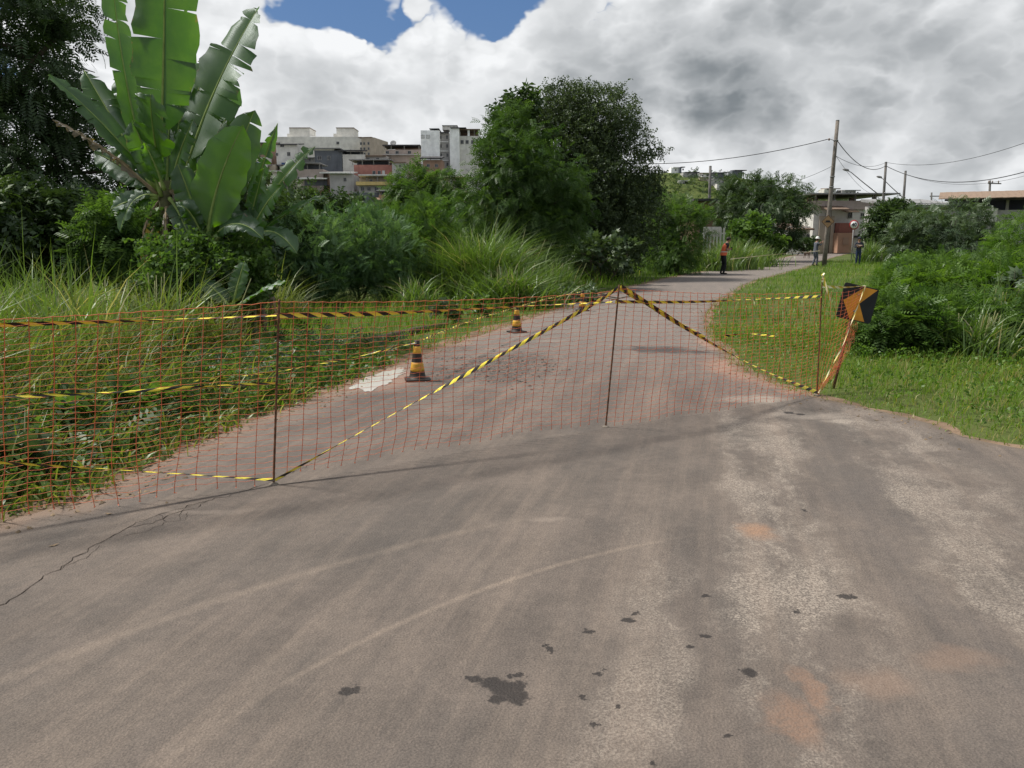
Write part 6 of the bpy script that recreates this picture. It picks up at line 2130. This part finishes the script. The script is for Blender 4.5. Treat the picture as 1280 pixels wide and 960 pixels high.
    for sg in (-1, 1):
        MB().lathe([(.002, -.018 * H), (.009 * H, 0), (.002, .018 * H)], M=Matrix.Translation(hc + Vector((sg * .056 * H, -.004 * H, -.008 * H))), sides=6).build('ear', SKIN, root)
        MB().lathe([(.001, -.004 * H), (.005 * H, 0), (.001, .004 * H)], M=Matrix.Translation(hc + Vector((sg * .020 * H, .053 * H, .002 * H))), sides=6).build('eye', HAIR, root)
    MB().box(tuple(hc + Vector((0, .051 * H, -.030 * H))), (.030 * H, .008 * H, .005 * H)).build('mouth', mat('lips', (.2, .08, .06)), root)
    return root, hc, zmin, hands


def torso_shell(root, H, zs, m, lean, name, off):
    """open waistcoat round the torso"""
    mb = MB()
    rows = []
    for (z, rx, ry) in zs:
        rows.append([(rx * H * math.cos(a) * 1.0, (ry * math.sin(a) + lean * (z - .52)) * H, z * H - off) for a in [2 * math.pi * k / 18 for k in range(18)]])
    vs = [q for r_ in rows for q in r_]
    fs = [(i * 18 + k, i * 18 + (k + 1) % 18, (i + 1) * 18 + (k + 1) % 18, (i + 1) * 18 + k) for i in range(len(rows) - 1) for k in range(18)]
    mb._add(vs, fs, 0, True)
    return mb.build(name, m, root)


STAND = (((-.052, .015, .27), (-.055, -.005, .045)), ((.052, .02, .27), (.058, .005, .045)))
# man in the orange vest, side on, looking down at his hands
g = gp(903, 343); g.z = ZR
r1, hc, off, hd = person('person in an orange vest and black trousers looking down at their hands', g, R(-82), 1.72, CLOTH['black'], CLOTH['black'],
                         ((-.135, .02, .645), (-.06, .15, .665)), ((.135, .03, .64), (.06, .155, .66)),
                         (((-.05, .03, .27), (-.05, -.03, .045)), ((.055, .05, .27), (.055, .01, .045))), lean=.28, nod=.8)
VEST = [(.50, .104, .092), (.56, .102, .090), (.64, .100, .090), (.72, .114, .094), (.78, .108, .080), (.82, .070, .060)]
torso_shell(r1, 1.72, VEST, CLOTH['orange'], .28, 'vest', off)
torso_shell(r1, 1.72, [(.585, .106, .094), (.610, .105, .094)], CLOTH['silver'], .28, 'reflective_strip', off)
MB().box(tuple(hd[0] * 1.72 + Vector((.09, .02, .02 - off))), (.09, .02, .15)).build('telephone', CLOTH['black'], r1)
# worker with a white helmet reaching for the pole
g = gp(1018, 332.5); g.z = ZR
r2, hc, off, hd = person('person in grey work clothes and white helmet reaching up to the leaning pole', g, R(-75), 1.74, CLOTH['grey'], CLOTH['grey'],
                         ((-.13, .10, .72), (-.06, .22, .80)), ((.13, .11, .72), (.05, .24, .82)),
                         (((-.05, .04, .27), (-.05, -.04, .045)), ((.055, .06, .27), (.055, .05, .045))), lean=.12, nod=.1, bare=False)
MB().lathe([(.150, -.004), (.152, .004), (.118, .016), (.112, .07), (.085, .115), (.04, .138), (.008, .142)], M=Matrix.Translation(hc + Vector((0, .0, .035))), sides=18).build('helmet', CLOTH['white'], r2)
# person in navy trousers, arms folded
g = gp(1072, 331.5); g.z = 0.0
r3, hc, off, hd = person('person in dark jacket and navy trousers standing with folded arms on the grass', g, R(160), 1.74, CLOTH['dark'], CLOTH['navy'],
                         ((-.15, .045, .65), (.03, .115, .70)), ((.15, .045, .65), (-.03, .125, .69)), STAND, bare=False)
MB().lathe([(.108, -.01), (.112, .03), (.10, .08), (.06, .115), (.01, .125)], M=Matrix.Translation(hc + Vector((0, -.01, .03))), sides=16).build('cap', CLOTH['dark'], r3)
torso_shell(r3, 1.74, [(.70, .118, .098), (.735, .120, .100)], CLOTH['silver'], 0, 'reflective_strip', off)
# measuring tape from the vest to the pole
a_ = r1.location + Vector((.35, .1, 1.0)); e_ = gp(1026, 333) + Vector((-.25, 0, .95))
tape('measuring_line', 'pale tape stretched from the orange vest person to the leaning pole', [gp(912, 343) + Vector((0, 0, .72)), a_.lerp(e_, .5) - Vector((0, 0, .12)), e_ + Vector((.15, .1, 0))], 0.05, .02, 31, mat('pale_tape', (.62, .56, .36), .5, .2, 3), group='tapes strung along the cones')

# ------------------------------------------------------------------ dog on the road
g = gp(1008.5, 323); g.z = ZR
root = tag(empty('dog', g, R(25)), 'small brown dog standing on the road beyond the helmeted worker', 'dog')
V, E, Rr = [], [], []


def add(co, r, prev=None):
    V.append(co); Rr.append(r)
    if prev is not None: E.append((prev, len(V) - 1))
    return len(V) - 1


hipd = add((-.26, 0, .46), .085)
bel = add((-.05, 0, .44), .085, hipd)
chd = add((.20, 0, .44), .115, bel)
nkd = add((.34, 0, .54), .065, chd)
hdd = add((.43, 0, .63), .062, nkd)
mz = add((.52, 0, .60), .034, hdd); add((.58, 0, .59), .026, mz)
tl = add((-.38, 0, .50), .024, hipd); tl2 = add((-.47, 0, .60), .018, tl); add((-.50, 0, .70), .010, tl2)
for sg in (-1, 1):
    e1 = add((.42, sg * .045, .69), .022, hdd); add((.40, sg * .06, .745), .010, e1)
    f0 = add((.22, sg * .07, .36), .048, chd); f1 = add((.20, sg * .075, .24), .030, f0); f2 = add((.22, sg * .075, .10), .021, f1); f3 = add((.22, sg * .075, .022), .022, f2); add((.26, sg * .075, .018), .018, f3)
    h0 = add((-.24, sg * .07, .36), .058, hipd); h1 = add((-.17, sg * .075, .27), .036, h0); h2 = add((-.31, sg * .075, .17), .022, h1); h3 = add((-.29, sg * .075, .03), .020, h2); add((-.25, sg * .075, .018), .018, h3)
me = bpy.data.meshes.new('body'); me.from_pydata(V, E, [])
ob = bpy.data.objects.new('body', me); COL.objects.link(ob)
ob.modifiers.new('skin', 'SKIN').use_smooth_shade = True
for i, r_ in enumerate(Rr):
    me.skin_vertices[0].data[i].radius = (r_, r_); me.skin_vertices[0].data[i].use_root = (i == 0)
ss = ob.modifiers.new('sub', 'SUBSURF'); ss.levels = 2
bpy.context.view_layer.update()
bm_ = bpy.data.meshes.new_from_object(ob.evaluated_get(bpy.context.evaluated_depsgraph_get()))
bpy.data.objects.remove(ob, do_unlink=True)
bm_.materials.clear()
link('body', bm_, mat('dog_fur', (.14, .10, .07), .9, .35, 9), root)
